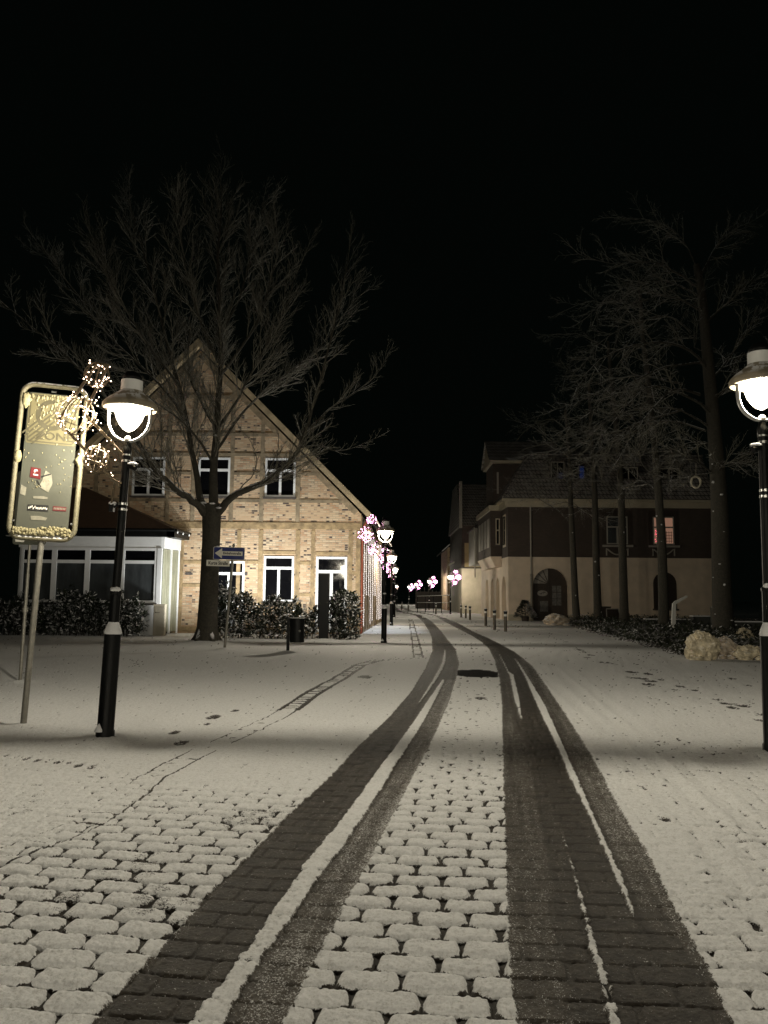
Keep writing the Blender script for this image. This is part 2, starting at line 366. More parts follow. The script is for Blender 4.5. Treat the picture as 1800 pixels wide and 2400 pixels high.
def band0(x, a, b, e): return np.where((b-a) > .02, sst(x, a-e, a)*sst(-x, -b-e, -b), 0)
def ground_height(X, Y):
    """returns z, snow cover, frost-of-track"""
    # ---- setts: running bond turned a few degrees
    th = rad(-6.0); cx = X*math.cos(th)+Y*math.sin(th); cy = -X*math.sin(th)+Y*math.cos(th)
    wx = cx+.016*(vn(X*6, Y*6, 3)-.5)+.05*(vn(X*.6, Y*.6, 4)-.5); wy = cy+.016*(vn(X*6, Y*6, 5)-.5)+.09*(vn(X*.5, Y*.5, 6)-.5)
    P = .168; W = .268
    i = np.floor(wy/P); fy = wy/P-i
    off = (i % 2)*.5*W + (_hash(i, i*0, 11)-.5)*.07
    j = np.floor((wx-off)/W); fx = (wx-off)/W-j
    hx = W*.5*(.945+.06*(_hash(i, j, 12)-.5)); hy = P*.5*(.93+.07*(_hash(i, j, 13)-.5)); r = .026
    qx = np.abs(fx-.5)*W-hx+r; qy = np.abs(fy-.5)*P-hy+r
    d = -(np.hypot(np.maximum(qx, 0), np.maximum(qy, 0))+np.minimum(np.maximum(qx, qy), 0)-r)      # >0 inside the stone
    corner = np.hypot(np.maximum(0, W*.5-np.abs(fx-.5)*W), np.maximum(0, P*.5-np.abs(fy-.5)*P))    # distance to stone corners
    stone = -.017*(1-sst(d, -.004, .016)) + .005*(_hash(i, j, 14)-.5) - .004*(1-sst(d, .0, .05))
    stone = stone + .0035*(fbm(X*40, Y*40, 21, 3)-.5)
    # ---- how thickly the snow bridges the joints
    l2 = L2b(Y); r1 = R1a(Y); r2 = R2b(Y); l1 = L1a(Y)
    big = fbm(X*.9, Y*.9, 31, 3)-.5; med = fbm(X*4, Y*4, 41, 3)-.5; fin = fbm(X*22, Y*22, 51, 3)-.5
    centre = (X > l2-.3) & (X < r1+.3)
    gx = np.array([g[0] for g in GUT]); gy = np.array([g[1] for g in GUT])
    dist = np.full(X.shape, 1e9); along = np.zeros_like(X); side = np.zeros_like(X)
    acc = 0
    for k in range(len(GUT)-1):
        ax, ay = GUT[k]; bx, by = GUT[k+1]; L = math.hypot(bx-ax, by-ay)
        t = np.clip(((X-ax)*(bx-ax)+(Y-ay)*(by-ay))/(L*L), 0, 1)
        dx = X-(ax+t*(bx-ax)); dy = Y-(ay+t*(by-ay)); dd = np.hypot(dx, dy); m = dd < dist
        dist = np.where(m, dd, dist); along = np.where(m, acc+t*L, along)
        side = np.where(m, ((bx-ax)*dy-(by-ay)*dx), side); acc += L
    left_street = (side < 0)
    cov = np.where(centre, .22+sst(Y, 5.8, 9.0)*.95,
          np.where(X >= r1, .66+.5*sst(Y, 3.0, 5.0)-.14*sst(X-r2, .1, .9),
          np.where(left_street, .24+sst(Y, 5.2, 7.6)*.95, .78+.4*sst(dist, .0, 1.3))))
    cov = cov+big*.7+med*.55
    cov = cov+.45*np.where(left_street, 0, 1)*sst(Y, 7, 11)*(X < l1)+.35*(X < l1)*sst(Y, 9, 12)
    cov = np.clip(cov, 0, 1.25)
    opn = np.clip(1-cov, 0, 1)
    # joint wide open near corners first
    w = .0035*opn-.012*(1-opn)+fin*.007 + .029*np.clip(1-corner/.055, 0, 1)*np.where(centre, sst(1-cov*.66, .1, .6), sst(opn, .02, .4)) + fin*.010
    # lone dark T-joints further up the centre strip
    dots = np.where(centre & (Y < 21) & (_hash(i, j, 61) > .35), np.clip(1-corner/.05, 0, 1)*.030*(1-.4*sst(Y, 9, 20)), 0)
    w = np.maximum(w, dots-.012+fin*.006)
    kB = np.maximum(band0(X, SBa(Y), SBb(Y), .05), band0(X, CCa(Y), CCb(Y), .04))
    w = w-.03*kB; cov = np.maximum(cov, kB)
    s = sst(d-w, -.003, .004)
    worn = sst(fbm(X*2.2, Y*1.7, 171, 4), .54, .70)*(1-sst(Y, 5.5, 8))*np.where(X < l1, 1., .35)
    T = (.70+.6*_hash(i, j, 15))*(.0105+.007*med+.005*big)
    pil = T*(1-np.exp(-np.maximum(d-w, 0)/.012))
    flatz = T*(.93+.12*np.exp(-np.maximum(corner-.0, 0)/.03)*0)-.0045*(1-sst(d, 0, .03))*(1-sst(Y, 8, 14))
    c2 = sst(cov, .5, 1.0)
    snow_top = np.where(s > .01, stone*(1-c2)+ (pil*(1-c2)+flatz*c2), stone)
    z = stone*(1-s)+snow_top*s
    z = z+s*(.010*fin + .008*(fbm(X*9, Y*9, 71, 2)-.5)*(1-.4*sst(Y, 6, 10))+.008*(vn(X*55, Y*55, 72)-.5)+.004*(vn(X*120, Y*120, 73)-.5)*(Y < 9))
    z = z+(1-s)*0
    road = sst(side*0+np.where(side < 0, 1., 0.), .4, .6)
    thin = road*(1-sst(d, -.003, .010))*(1-sst(Y, 11, 19))*np.clip(2.6*(fbm(X*1.6, Y*1.1, 161, 3)-.46), 0, 1)*np.where(X > r1, 1-.6*sst(Y, 8, 13), .5*(1-sst(Y, 6.5, 8.5)))
    s = s-.42*thin; z = z-.006*thin
    s = s-.42*worn*np.clip(.7+fin*2, 0, 1); z = z-.004*worn
    # gutter of narrow setts
    open_g = np.clip(.72+1.0*(fbm(along*.8, dist*3, 81, 2)-.4), 0, 1)*np.where(along > 6.5, 1, .22)
    gx_ = np.minimum(np.abs(dist-.15), np.abs(dist-0.0)+.02*0+.06)
    rung = np.abs(((along/.24) % 1)-.5)*.24
    eL = np.clip(.6+2.2*(fbm(along*1.3, side*0+2.5, 83, 3)-.45), 0, 1); eR = np.clip(.85+1.2*(fbm(along*1.1, side*0+7.5, 84, 3)-.4), 0, 1); eC = np.clip(.55+2.6*(fbm(along*2.1, side*0+4.5, 85, 3)-.45), 0, 1)
    edge_on = np.where(side < 0, eR, eL)
    gj = np.minimum(np.abs(dist-.12)+.016*(1-edge_on), np.where(dist < .12, .12-rung*1.0+.022*(1-eC), 9))+fin*.01
    far = 1+Y*.02
    og = open_g*(1+.9*sst(Y, 10, 10.8)*(1-sst(Y, 19, 21)))
    gs = sst(gj/far, .014*og, .014*og+.012)
    gm = dist < .4
    s = np.where(gm, s*np.where(open_g > .1, gs, 1), s); z = np.where(gm, z-.022*(1-gs)*open_g-.006*(1-sst(dist, .14, .2)), z)
    # footprints, burst holes
    for (u, v, r_) in PRINTS:
        px, py = gp(u, v); rr = r_*math.hypot(px, py)/FPX
        dx = (X-px)/(rr*1.15); dy = (Y-py)/(rr*1.9+.04); q = dx*dx+dy*dy
        near = q < 4
        k = 1-sst(q[near], .3, 1.3); z[near] -= .020*k-.006*np.exp(-(q[near]-1.5)**2*3)
        s[near] *= 1-.8*k*sst(fin[near]+.25*(_hash(np.array([u]), np.array([v]), 3)), -.05, .12)
    for (u, v, r_) in HOLES:
        px, py = gp(u, v); rr = r_*math.hypot(px, py)/FPX*1.1
        q = np.hypot((X-px)/rr, (Y-py)/(rr*2.2))+fin*1.6; near = q < 2
        k = 1-sst(q[near], .4, .8); z[near] -= .025*k; s[near] *= 1-k
    # faint old ruts
    for pts in ([(350,1590),(470,1640),(560,1690),(640,1720),(740,1745)], [(300,1575),(430,1610),(540,1640),(600,1662)], [(1240,1560),(1390,1680),(1500,1800),(1640,1960),(1760,2120)], [(1290,1560),(1470,1720),(1620,1880),(1790,2050)], [(1330,1570),(1560,1760),(1790,1960)]):
        gpts = [gp(*p) for p in pts]; dd = np.full(X.shape, 1e9)
        for (ax, ay), (bx, by) in zip(gpts[:-1], gpts[1:]):
            L2_ = (bx-ax)**2+(by-ay)**2; t = np.clip(((X-ax)*(bx-ax)+(Y-ay)*(by-ay))/L2_, 0, 1)
            dd = np.minimum(dd, np.hypot(X-ax-t*(bx-ax), Y-ay-t*(by-ay)))
        z = z-.012*np.exp(-(dd/.07)**2)+.006*np.exp(-((dd-.13)/.05)**2)
    # ---- wheel tracks pressed through to the stone
    jit = .012*(fbm(X*18, Y*18, 91, 3)-.5)*2+.01*(vn(X*60, Y*60, 92)-.5)
    far_ = .006+Y*.0009
    def band(a, b): return sst(X-a+jit, -far_, far_)*sst(b-X+jit, -far_, far_)
    inY = (Y < 130)
    tL = band(l1, l2); tR = band(r1, r2)
    yB = gp(1043, 1592)[1]; yA0 = gp(980, 1650)[1]; yA1 = gp(1043, 1522)[1]
    sb = np.where(Y < yB, band(SBa(Y), SBb(Y)), 0)
    sa = np.where((Y > yA0) & (Y < yA1), band(SAa(Y), SAb(Y)), 0)
    cc = np.where((Y > gp(1487, 2153)[1]) & (Y < gp(1205, 1543)[1]), band(CCa(Y), CCb(Y)), 0)
    dd_ = np.where((Y > gp(1222, 1687)[1]) & (Y < gp(1170, 1533)[1]), band(DDa(Y), DDb(Y)), 0)
    ew = .003+.012*sst(-Y, -4.4, -3.2); ee = np.where(Y < gp(1304, 1908)[1], sst(ew-np.abs(X-EE(Y))+jit*1.4, -.008, .008)*sst(-Y+jit*20, -6.2, -4.2)*.9, 0)
    keep = np.clip(np.maximum.reduce([sb, sa, cc, dd_, ee]), 0, 1)
    track = np.clip(np.maximum(tL, tR)*inY*(1-keep), 0, 1)
    # frost left in the tracks: the second lane of each pair is greyer
    midL = np.where(Y < yB, SBb(Y), l2); greyL = sst(X-midL, -.02, .06)
    midR = np.where(Y < gp(1205, 1543)[1], CCb(Y), r2+1); greyR = sst(X-midR, -.03, .05+.25*(1-sst(Y, 3.2, 4.6)))*sst(Y, 2.6, 5.4)
    firstR = 1-sst(X-r1, .18, .34)
    fr = np.where(X < (l2+r1)*.5, .01+.25*greyL, .01+.23*greyR+.15*firstR)
    bandA = np.where(X < (l2+r1)*.5, np.where((X > SBa(Y)-.9) & (Y > yA0-3), .05*sst(X-SAb(Y), -.05, .1), 0), 0)
    fr = fr+bandA+.22*(fbm(X*14, Y*14, 101, 3)-.5)+.10*big
    fr = fr+.13*np.exp(-np.minimum.reduce([np.abs(X-l1), np.abs(X-l2), np.abs(X-r1), np.abs(X-r2)])/.045)
    fr = fr+.17*(vn((X-np.where(X < (l2+r1)*.5, l1, r1))*26, Y*.5, 131)-.5)+.10*(vn(X*70, Y*35, 132)-.5)
    zt = -.010*(1-sst(d, -.003, .006))+.004*(_hash(i, j, 14)-.5)+.006*(fbm(X*38, Y*38, 141, 3)-.5)+.004*(vn(X*110, Y*110, 142)-.5)*(Y < 9)+.010*fr-.004
    z = z*(1-track)+zt*track+track*(1-track)*4*.010*np.clip(.5+fin*3, 0, 1.5)
    s = s*(1-track)+np.clip(fr, 0, .55)*track
    # melt patch round the manhole
    mx, my = gp(1098, 1578)
    q = np.hypot((X-mx-.12)/.62, (Y-my)/.85)+.5*(fbm(X*5, Y*5, 111, 3)-.5); k = 1-sst(q, .8, 1.02)
    cond = track < .5
    s = np.where(cond, s*(1-k)-.4*k, s); z = z-.018*k*(track < .5); k2 = k*cond
    px, py = gp(855, 1587); q = np.hypot((X-px)/.16, (Y-py)/.35)+.7*(fbm(X*12, Y*12, 112, 2)-.5); k = 1-sst(q, .6, 1.); s = s*(1-k); z = z-.012*k
    z = z/(1+(Y/13.)**2*.9)
    z = z+(1-track)*sst(Y, 5, 9)*(.022*(fbm(X*1.3, Y*.9, 151, 3)-.5)+.016*(fbm((X-r1-.15*Y)*5, Y*.45, 152, 2)-.5)*(X > r1))
    # drifts against posts and under the hedges
    for (bx, by, br, bh) in DRIFTS:
        z = z+bh*np.exp(-((X-bx)**2+(Y-by)**2)/(br*br))
    z = z+.02*sst(Y, 9, 14)*(fbm(X*.35, Y*.35, 121, 3)-.5)*(1-track)
    track = np.where(k2 > .3, -k2, track)
    return z, s, track
DRIFTS = [(-2.96, 8.74, .3, .05), (3.9, 8.22, .32, .05), (-4.16, 9.46, .22, .05), (-5.71, 26.1, .8, .14), (-4.49, 22.96, .25, .07), (-2.59, 22.1, .5, .05), (.03, 26.5, .5, .05), (-2.1, 29, .5, .06), (-6.4, 14.35, .2, .04)]
def build_ground():
    ys = [2.45]
    while ys[-1] < 340: ys.append(ys[-1]+min(7, max(.0042, ys[-1]**2/1239*.66)))
    ys = np.array([-70., -8., 0., 1.6]+ys+[700.])
    a = list(np.arange(-.53, .5301, .00135)); st = .0014
    while a[-1] < 3.2: st *= 1.16; a.append(a[-1]+st)
    a = np.array([-q for q in a[::-1] if q > .5305]+a)
    wd = ys+.55; wd[:4] = (70, 14, 4.2, 2.4)
    Xg = a[None, :]*wd[:, None]; Yg = np.repeat(ys[:, None], len(a), 1)
    nr, nc = Xg.shape
    z, s, tr = ground_height(Xg.ravel().copy(), Yg.ravel().copy())
    co = np.stack([Xg.ravel(), Yg.ravel(), z], 1).astype(np.float32)
    idx = np.arange(nr*nc).reshape(nr, nc)
    q = np.stack([idx[:-1, :-1], idx[:-1, 1:], idx[1:, 1:], idx[1:, :-1]], -1).reshape(-1)
    me = bpy.data.meshes.new('ground'); nf = (nr-1)*(nc-1)
    me.vertices.add(nr*nc); me.vertices.foreach_set('co', co.ravel())
    me.loops.add(nf*4); me.loops.foreach_set('vertex_index', q.astype(np.int32))
    me.polygons.add(nf); me.polygons.foreach_set('loop_start', np.arange(0, nf*4, 4, dtype=np.int32))
    me.polygons.foreach_set('use_smooth', np.ones(nf, dtype=bool))
    me.update(calc_edges=True)
    for nm, arr in (('snow', s), ('track', tr)):
        at_ = me.attributes.new(nm, 'FLOAT', 'POINT'); at_.data.foreach_set('value', arr.astype(np.float32))
    t = NT('snowed_over_setts'); vec = t.node('ShaderNodeNewGeometry').outputs['Position']
    an = t.node('ShaderNodeAttribute', attribute_name='snow').outputs['Fac']; ak = t.node('ShaderNodeAttribute', attribute_name='track').outputs['Fac']
    n1 = t.noise(190, 3, .65, vec); n2 = t.noise(70, 4, .7, vec); n3 = t.noise(7, 4, .6, vec)
    nn = t.math('ADD', t.math('MULTIPLY', n1, .5), t.math('MULTIPLY', n2, .5))
    # granular edge: cover value against fine noise
    f = t.math('ADD', t.math('MULTIPLY', an, t.mapr(an, .6, 1, 1, 1.45)), t.math('MULTIPLY', t.math('SUBTRACT', nn, .5), 3.6))
    f = t.mapr(f, .42, .66)
    stone = t.ramp(n3, [(.3, (.014, .011, .008)), (.7, (.034, .027, .0195))])
    frost = t.mix(t.math('MULTIPLY', an, .45, clamp=True), stone, (.32, .28, .225))
    stone = t.mix(ak, stone, frost)
    stone = t.mix(t.mapr(ak, -.9, -.2, 1, 0), stone, (.006, .005, .004))
    n4 = t.noise(95, 4, .75, vec); n5 = t.noise(26, 4, .7, vec)
    snowc = t.ramp(t.math('ADD', t.math('MULTIPLY', n4, .6), t.math('MULTIPLY', n5, .4)), [(.36, (.52, .51, .49)), (.5, (.78, .78, .775)), (.66, (.86, .86, .86))])
    col = t.mix(f, stone, snowc)
    t.link(col, t.b.inputs['Base Color'])
    # ice grains that catch the lamps
    vo = t.node('ShaderNodeTexVoronoi', i_Scale=110.); t.link(vec, vo.inputs['Vector'])
    wn = t.node('ShaderNodeTexWhiteNoise', noise_dimensions='3D'); t.link(vo.outputs['Position'], wn.inputs['Vector'])
    gl = t.math('MULTIPLY', t.mapr(wn.outputs['Value'], .985, .99), t.mapr(vo.outputs['Distance'], .18, .3, 1, 0))
    ro = t.mapr(f, 0, 1, .72, .85)
    ro = t.math('SUBTRACT', ro, t.math('MULTIPLY', gl, .62), clamp=True)
    wetk = t.mapr(ak, -.9, -.2, 1, 0)
    ro = t.math('ADD', ro, t.math('MULTIPLY', wetk, .2), clamp=True)
    t.link(ro, t.b.inputs['Roughness'])
    t.link(t.mapr(wetk, 0, 1, .3, .02), t.b.inputs['Specular IOR Level'])
    bn = t.math('ADD', n2, t.math('MULTIPLY', n1, .6))
    t.bump(bn, .55, .012)
    bpn = [n for n in t.n if n.type == 'BUMP'][0]
    wv = t.node('ShaderNodeVectorMath', operation='SUBTRACT'); t.link(wn.outputs['Color'], wv.inputs[0]); wv.inputs[1].default_value = (.5, .5, .5)
    sc = t.node('ShaderNodeVectorMath', operation='SCALE'); t.link(wv.outputs[0], sc.inputs[0]); t.link(t.math('MULTIPLY', gl, 1.4), sc.inputs['Scale'])
    ad = t.node('ShaderNodeVectorMath', operation='ADD'); t.link(bpn.outputs[0], ad.inputs[0]); t.link(sc.outputs[0], ad.inputs[1])
    no = t.node('ShaderNodeVectorMath', operation='NORMALIZE'); t.link(ad.outputs[0], no.inputs[0]); t.link(no.outputs[0], t.b.inputs['Normal'])
    me.materials.append(t.m)
    o = bpy.data.objects.new('ground', me); C.objects.link(o)
    return tag(o, 'snow covered paved street and square with dark wheel tracks', 'ground', kind='structure')
build_ground()
# ------------------------------------------------------------------ street lamps
GZ = 3.52
def make_lamp(label):
    t = thing('street_lamp', label, 'street lamp', group='street lamps along the road')
    b = MB(); b.lathe([(.098, 0), (.098, .10), (.088, .115), (.088, 1.13)], 28); base = b.build('base_sleeve', M['black_metal'], t, smooth='auto')
    b = MB(); b.lathe([(.091, 1.125), (.094, 1.14), (.088, 1.165), (.06, 1.24), (.046, 1.30)], 24); b.build('snow_cap', M['snow'], base, smooth=True)
    b = MB(); b.lathe([(.05, .10), (.042, .125), (.018, .165), (.003, .185)], 12, (-.045, -.075, 0)); b.build('snow_clump', M['snow'], base, smooth=True)
    b = MB(); b.tube([(0, 0, 1.13), (0, 0, 1.55)], .057, 20); b.lathe([(.058, 1.55), (.064, 1.555), (.064, 1.585), (.046, 1.60)], 20)
    b.tube([(0, 0, 1.58), (0, 0, GZ-.42)], .045, 18); b.lathe([(.046, GZ-.43), (.05, GZ-.425), (.05, GZ-.36), (.036, GZ-.32), (.030, GZ-.262)], 18)
    b.build('pole', M['black_metal'], t, smooth='auto')
    b = MB(); b.blob((.0, -.02, 1.60), (.058, .05, .035), 5, .15, 2, 10, 8); b.build('snow_clump', M['snow'], t, smooth=True)
    for z in (GZ-.98, GZ-1.04, GZ-.43, GZ-.50):
        b = MB(); b.lathe([(.0465, z-.013), (.0495, z-.012), (.0495, z+.012), (.0465, z+.013)], 18); b.build('strap', M['steel'], t, smooth='auto')
    # yoke: U of pale tube in the plane across the street
    b = MB(); pts = []
    for k in range(25):
        a = math.pi*(k/24); pts.append((-.235*math.cos(a)*(.55+.45*abs(math.cos(a)))**.3, 0, GZ+.02-.30*math.sin(a)**.75))
    pts = [(-.237, 0, GZ+.13)]+pts+[(.237, 0, GZ+.13)]
    b.tube(pts, .0145, 10); b.v = [(p[0], p[1]*2.3, p[2]) for p in b.v]; b.build('yoke', M['yoke'], t, smooth=True)
    b = MB(); b.lathe([(.032, GZ-.285), (.04, GZ-.27), (.03, GZ-.235), (.015, GZ-.222)], 14); b.build('finial', M['yoke'], t, smooth=True)
    b = MB(); b.lathe([(.004, GZ-.172), (.02, GZ-.168), (.06, GZ-.145), (.10, GZ-.10), (.135, GZ-.04), (.155, GZ+.02), (.163, GZ+.07), (.158, GZ+.095)], 22); b.build('globe', M['globe'], t, smooth=True)
    lo_ = bpy.data.objects.new('lamp_light', lamp_light()); C.objects.link(lo_); lo_.parent = t; lo_.location = (0, 0, GZ-.01)
    hat = MB(); hat.lathe([(.285, GZ+.082), (.298, GZ+.09), (.300, GZ+.125), (.285, GZ+.15), (.24, GZ+.195), (.19, GZ+.232), (.15, GZ+.262), (.121, GZ+.292)], 36)
    h = hat.build('hat', M['hat'], t, smooth='auto')
    b = MB(); b.lathe([(.284, GZ+.084), (.255, GZ+.098), (.19, GZ+.10), (.165, GZ+.096)], 36); b.build('reflector', M['hat_white'], h, smooth=True)
    b = MB(); b.lathe([(.118, GZ+.292), (.118, GZ+.408), (.10, GZ+.415)], 28); b.build('chimney', M['hat_white'], h, smooth='auto')
    b = MB(); b.lathe([(.112, GZ+.414), (.105, GZ+.45), (.075, GZ+.495), (.03, GZ+.515), (.005, GZ+.517)], 24); b.build('dome', M['black_metal'], h, smooth=True)
    b = MB(); b.tube([(-.07, 0, GZ+.48), (-.085, 0, GZ+.54), (-.07, 0, GZ+.575), (-.05, 0, GZ+.585)], .008, 6); b.build('hook', M['black_metal'], h, smooth=True)
    # fixing box with a little snow
    b = MB(); b.tube([(.03, -.02, GZ-.50), (.07, -.05, GZ-.53)], .018, 8); b.tube([(.055, -.045, GZ-.55), (.13, -.06, GZ-.585)], .033, 12); f = b.build('loudspeaker', M['black_metal'], t, smooth='auto')
    b = MB(); b.blob((.095, -.053, GZ-.535), (.06, .035, .018), 4, .2, 2.5, 12, 8); b.build('snow_cap', M['snow'], f, smooth=True)
    b = MB(); b.tube([(-.045, -.01, GZ-.99), (-.10, -.02, GZ-1.02)], .016, 8); b.box(-.135, -.085, -.05, .01, GZ-1.07, GZ-.99); br = b.build('socket_box', M['black_metal'], t)
    b = MB(); b.blob((-.105, -.02, GZ-.98), (.045, .035, .03), 8, .2, 2.5, 10, 8); b.build('snow_cap', M['snow'], br, smooth=True)
    return t
# wire-ball Christmas decoration on a zigzag frame; local origin = lamp base
def make_deco(label, bulb, nb, rb, seed, out=1.6, inn=.75):
    rng = random.Random(seed)
    t = thing('fairy_light_decoration', label, 'christmas lights', group='wire ball fairy light decorations on the lamp posts')
    def fr(b, pts):
        for a, c in zip(pts[:-1], pts[1:]): b.beam((a[0], -.006, a[1]), (c[0], -.006, c[1]), .030, .014)
    b = MB()
    P0 = [(-.05, GZ-.42), (-.49, GZ+.0), (-.27, GZ+.56)]; P1 = [(-.05, GZ-.80), (-.76, GZ-.10), (-.39, GZ+.58)]
    fr(b, P0); fr(b, P1); b.beam((-.40, -.006, GZ+.58), (-.26, -.006, GZ+.565), .02, .012)
    b.tube([(-.15, 0, GZ-.32), (-.04, 0, GZ-.42)], .008, 6); b.tube([(-.14, 0, GZ-.71), (-.03, 0, GZ-.76)], .008, 6)
    b.tube([(-.11, 0, GZ-.76), (-.125, 0, GZ-.98)], .012, 8)
    b.build('frame', M['wire'], t)
    g = MB()
    for Q in (P0, P1):
        for a, c in zip(Q[:-1], Q[1:]):
            for q in range(9 if nb < 50 else 5):
                f = (q+rng.random())/9 if nb < 50 else (q+rng.random())/5; g.octa((a[0]+(c[0]-a[0])*f+rng.gauss(0, .03), rng.gauss(-.02, .03), a[1]+(c[1]-a[1])*f+rng.gauss(0, .03)), rb*rng.uniform(.7, 1.1))
    g.build('frame_bulbs', bulb, t)
    for (cx, cz, r) in ((-.385, .44, .135), (-.58, -.03, .20), (-.325, -.50, .14)):
        c = Vector((cx, 0, GZ+cz)); w = MB(); ax = Vector((rng.uniform(-.4, .4), rng.uniform(-.3, .3), 1)).normalized(); u = ax.orthogonal().normalized(); v = ax.cross(u)
        for q in range(6):
            a = math.pi*q/6; d = u*math.cos(a)+v*math.sin(a); pts = []
            for s in range(19):
                g = 2*math.pi*s/18; pts.append(c+(d*math.sin(g)+ax*math.cos(g)*1.06)*r)
            w.tube(pts, .0055, 4)
        for lat in (-.5, .55):
            w.tube([c+(u*math.cos(2*math.pi*s/18)*math.cos(lat)+v*math.sin(2*math.pi*s/18)*math.cos(lat)+ax*math.sin(lat))*r for s in range(19)], .0045, 4)
        ball = w.build('wire_ball', M['wire'], t)
        g = MB()
        for q in range(int(nb*(r/.15)**1.3)):
            d = Vector((rng.gauss(0, 1), rng.gauss(0, 1), rng.gauss(0, 1))).normalized()
            g.octa(c+d*r*(rng.uniform(inn, 1.12) if rng.random() < .6 else rng.uniform(1.1, out)), rb*rng.uniform(.7, 1.15))
        g.build('bulbs', bulb, ball)
    return t
lamp_near = make_lamp('black street lamp with lit globe beside the large grey sign')
lamp_near.location = (-2.96, 8.74, 0); lamp_near.rotation_euler = (0, rad(1.9), 0)
def put_lamp(x, y, label, s=1., mirror=False, rz=0., lean=0.):
    o = dup(lamp_near); o['label'] = label; o.location = (x, y, 0); o.rotation_euler = (0, rad(lean), rad(rz)); o.scale = (-s if mirror else s, s, s); return o
put_lamp(3.93, 8.22, 'black street lamp with lit globe cut by the right edge, in front of rubbish sacks', 1.055, True, 0, .4)
put_lamp(.03, 26.5, 'black street lamp with lit globe at the corner of the half timbered house', 1.03, lean=.4)
put_lamp(.45, 43.7, 'second lit street lamp past the house corner, partly behind the corner lamp', 1.04)
put_lamp(.85, 61.4, 'third lit street lamp past the house corner, small beside the curtain of lights', 1.03)
put_lamp(6.28, 75.1, 'far lit street lamp just left of the ochre gable wall, tallest of the distant four', .98, True)
put_lamp(5.6, 98, 'far lit street lamp behind the railing, between the two other distant lamps', .98, True)
put_lamp(4.95, 122, 'far lit street lamp, second from the left of the distant group with light balls', .98, True)
put_lamp(4.95, 155, 'most distant lit street lamp of the group with light balls, leftmost of them', .98, True)
put_lamp(2.55, 150, 'tiny lit street lamp far down the left side of the road without light balls', .98)
put_lamp(-3.2, -5.0, 'unseen street lamp added on the left of the road behind the viewer', 1.0)  # unseen pair added behind the camera to fill the foreground with light
put_lamp(3.9, -5.4, 'unseen street lamp added on the right of the road behind the viewer', 1.05, True)
deco = make_deco('brown wire balls with warm white fairy bulbs on a zigzag frame before the grey sign', M['bulb_warm'], 44, .0078, 4, 1.5)
deco.location = (-2.93, 8.70, 0); deco.rotation_euler = (0, rad(1.6), rad(6))
deco2 = make_deco('pink fairy light balls on the lamp at the half timbered house corner', M['bulb_pink'], 58, .0145, 9, 1.25, .35)
deco2.location = (.0, 26.46, GZ*(1.03-1.06)); deco2.scale = (1.06, 1.06, 1.06)
def put_deco(x, y, label, s=1., mirror=False):
    o = dup(deco3 if y > 70 else deco2); o['label'] = label; o.location = (x, y-.05, GZ*((.98 if y > 70 else 1.035)-s)); o.scale = (-s*1.16 if mirror else s, s, s); return o
put_deco(.45, 43.7, 'pink fairy light balls on the second lamp past the house corner', 1.0)
put_deco(.85, 61.4, 'pink fairy light balls on the third lamp past the house corner', 1.0)
deco3 = make_deco('bright white fairy light balls on the far lamp beside the ochre gable wall', M['bulb_pink'], 66, .024, 13, 1.12, .3)
deco3.location = (6.28, 75.05, GZ*(.98-1.1)); deco3.scale = (-1.25, 1.1, 1.1)
put_deco(5.6, 98, 'bright fairy light balls on the far lamp behind the railing', 1.1, True)
put_deco(4.95, 122, 'bright fairy light balls on the far lamp second from the left in the distance', 1.1, True)
put_deco(4.95, 155, 'bright fairy light balls on the most distant lamp, leftmost cluster', 1.1, True)

# ------------------------------------------------------------------ zone sign (local: x right, z up, front faces -y)
zs = thing('zone_sign', 'tall grey end of zone sign in a snowy tube frame on a pole', 'traffic sign', (-4.16, 9.46, 0), rad(2))
zs.rotation_euler = (0, rad(2.3), rad(14))
b = MB(); b.tube([(0, .03, -.02), (0, .03, 2.26)], .036, 16); b.build('pole', M['galv'], zs, smooth='auto', world=False)
def rrect(w, z0, z1, r, n=6, y=0):
    p = []
    for cx, cz, a0 in ((w-r, z1-r, 0), (-w+r, z1-r, 90), (-w+r, z0+r, 180), (w-r, z0+r, 270)):
        for k in range(n+1):
            a = rad(a0+90*k/n); p.append((cx+r*math.cos(a), y, cz+r*math.sin(a)))
    return p
Z0, Z1, HW = 2.20, 4.06, .365
b = MB(); p = rrect(HW, Z0, Z1, .14); b.tube(p+[p[0], p[1]], .031, 12, cap=False); fr_ = b.build('tube_frame', M['galv_snow'], zs, smooth='auto', world=False)
b = MB(); b.prism(rrect(HW-.075, Z0+.05, Z1-.10, .03, 3, .0), (0, .004, 0)); pn = b.build('panel', M['sign_grey'], zs, world=False)
b = MB(); b.prism(rrect(HW-.085, 3.34, Z1-.11, .03, 3, -.005), (0, .004, 0)); b.build('upper_plate', M['sign_pale'], pn, world=False)
b = MB()   # print: border, ring, diagonal bars
po = rrect(HW-.098, 3.355, Z1-.125, .03, 3, -.0075); pi = rrect(HW-.112, 3.369, Z1-.139, .025, 3, -.0075); n = len(po)
b.add(po+pi, [(i, (i+1) % n, (i+1) % n+n, i+n) for i in range(n)])
ring = []
for k in range(41):
    a = 2*math.pi*k/40; ring.append((.19*math.cos(a), -.0078, 3.70+.19*math.sin(a)))
ri = [(x*.72, y, 3.70+(z-3.70)*.72) for x, y, z in ring]
b.add(ring+ri, [(i, i+1, i+42, i+41) for i in range(40)])
for k in range(5):
    o = (k-2)*.043
    b.add([(-.27+o*.7, -.0086, 3.40-o*.7), (-.255+o*.7, -.0086, 3.387-o*.7), (.262+o*.7, -.0086, 3.905-o*.7), (.247+o*.7, -.0086, 3.918-o*.7)], [(0, 1, 2, 3)])
b.build('print', M['sign_dark'], pn, world=False)
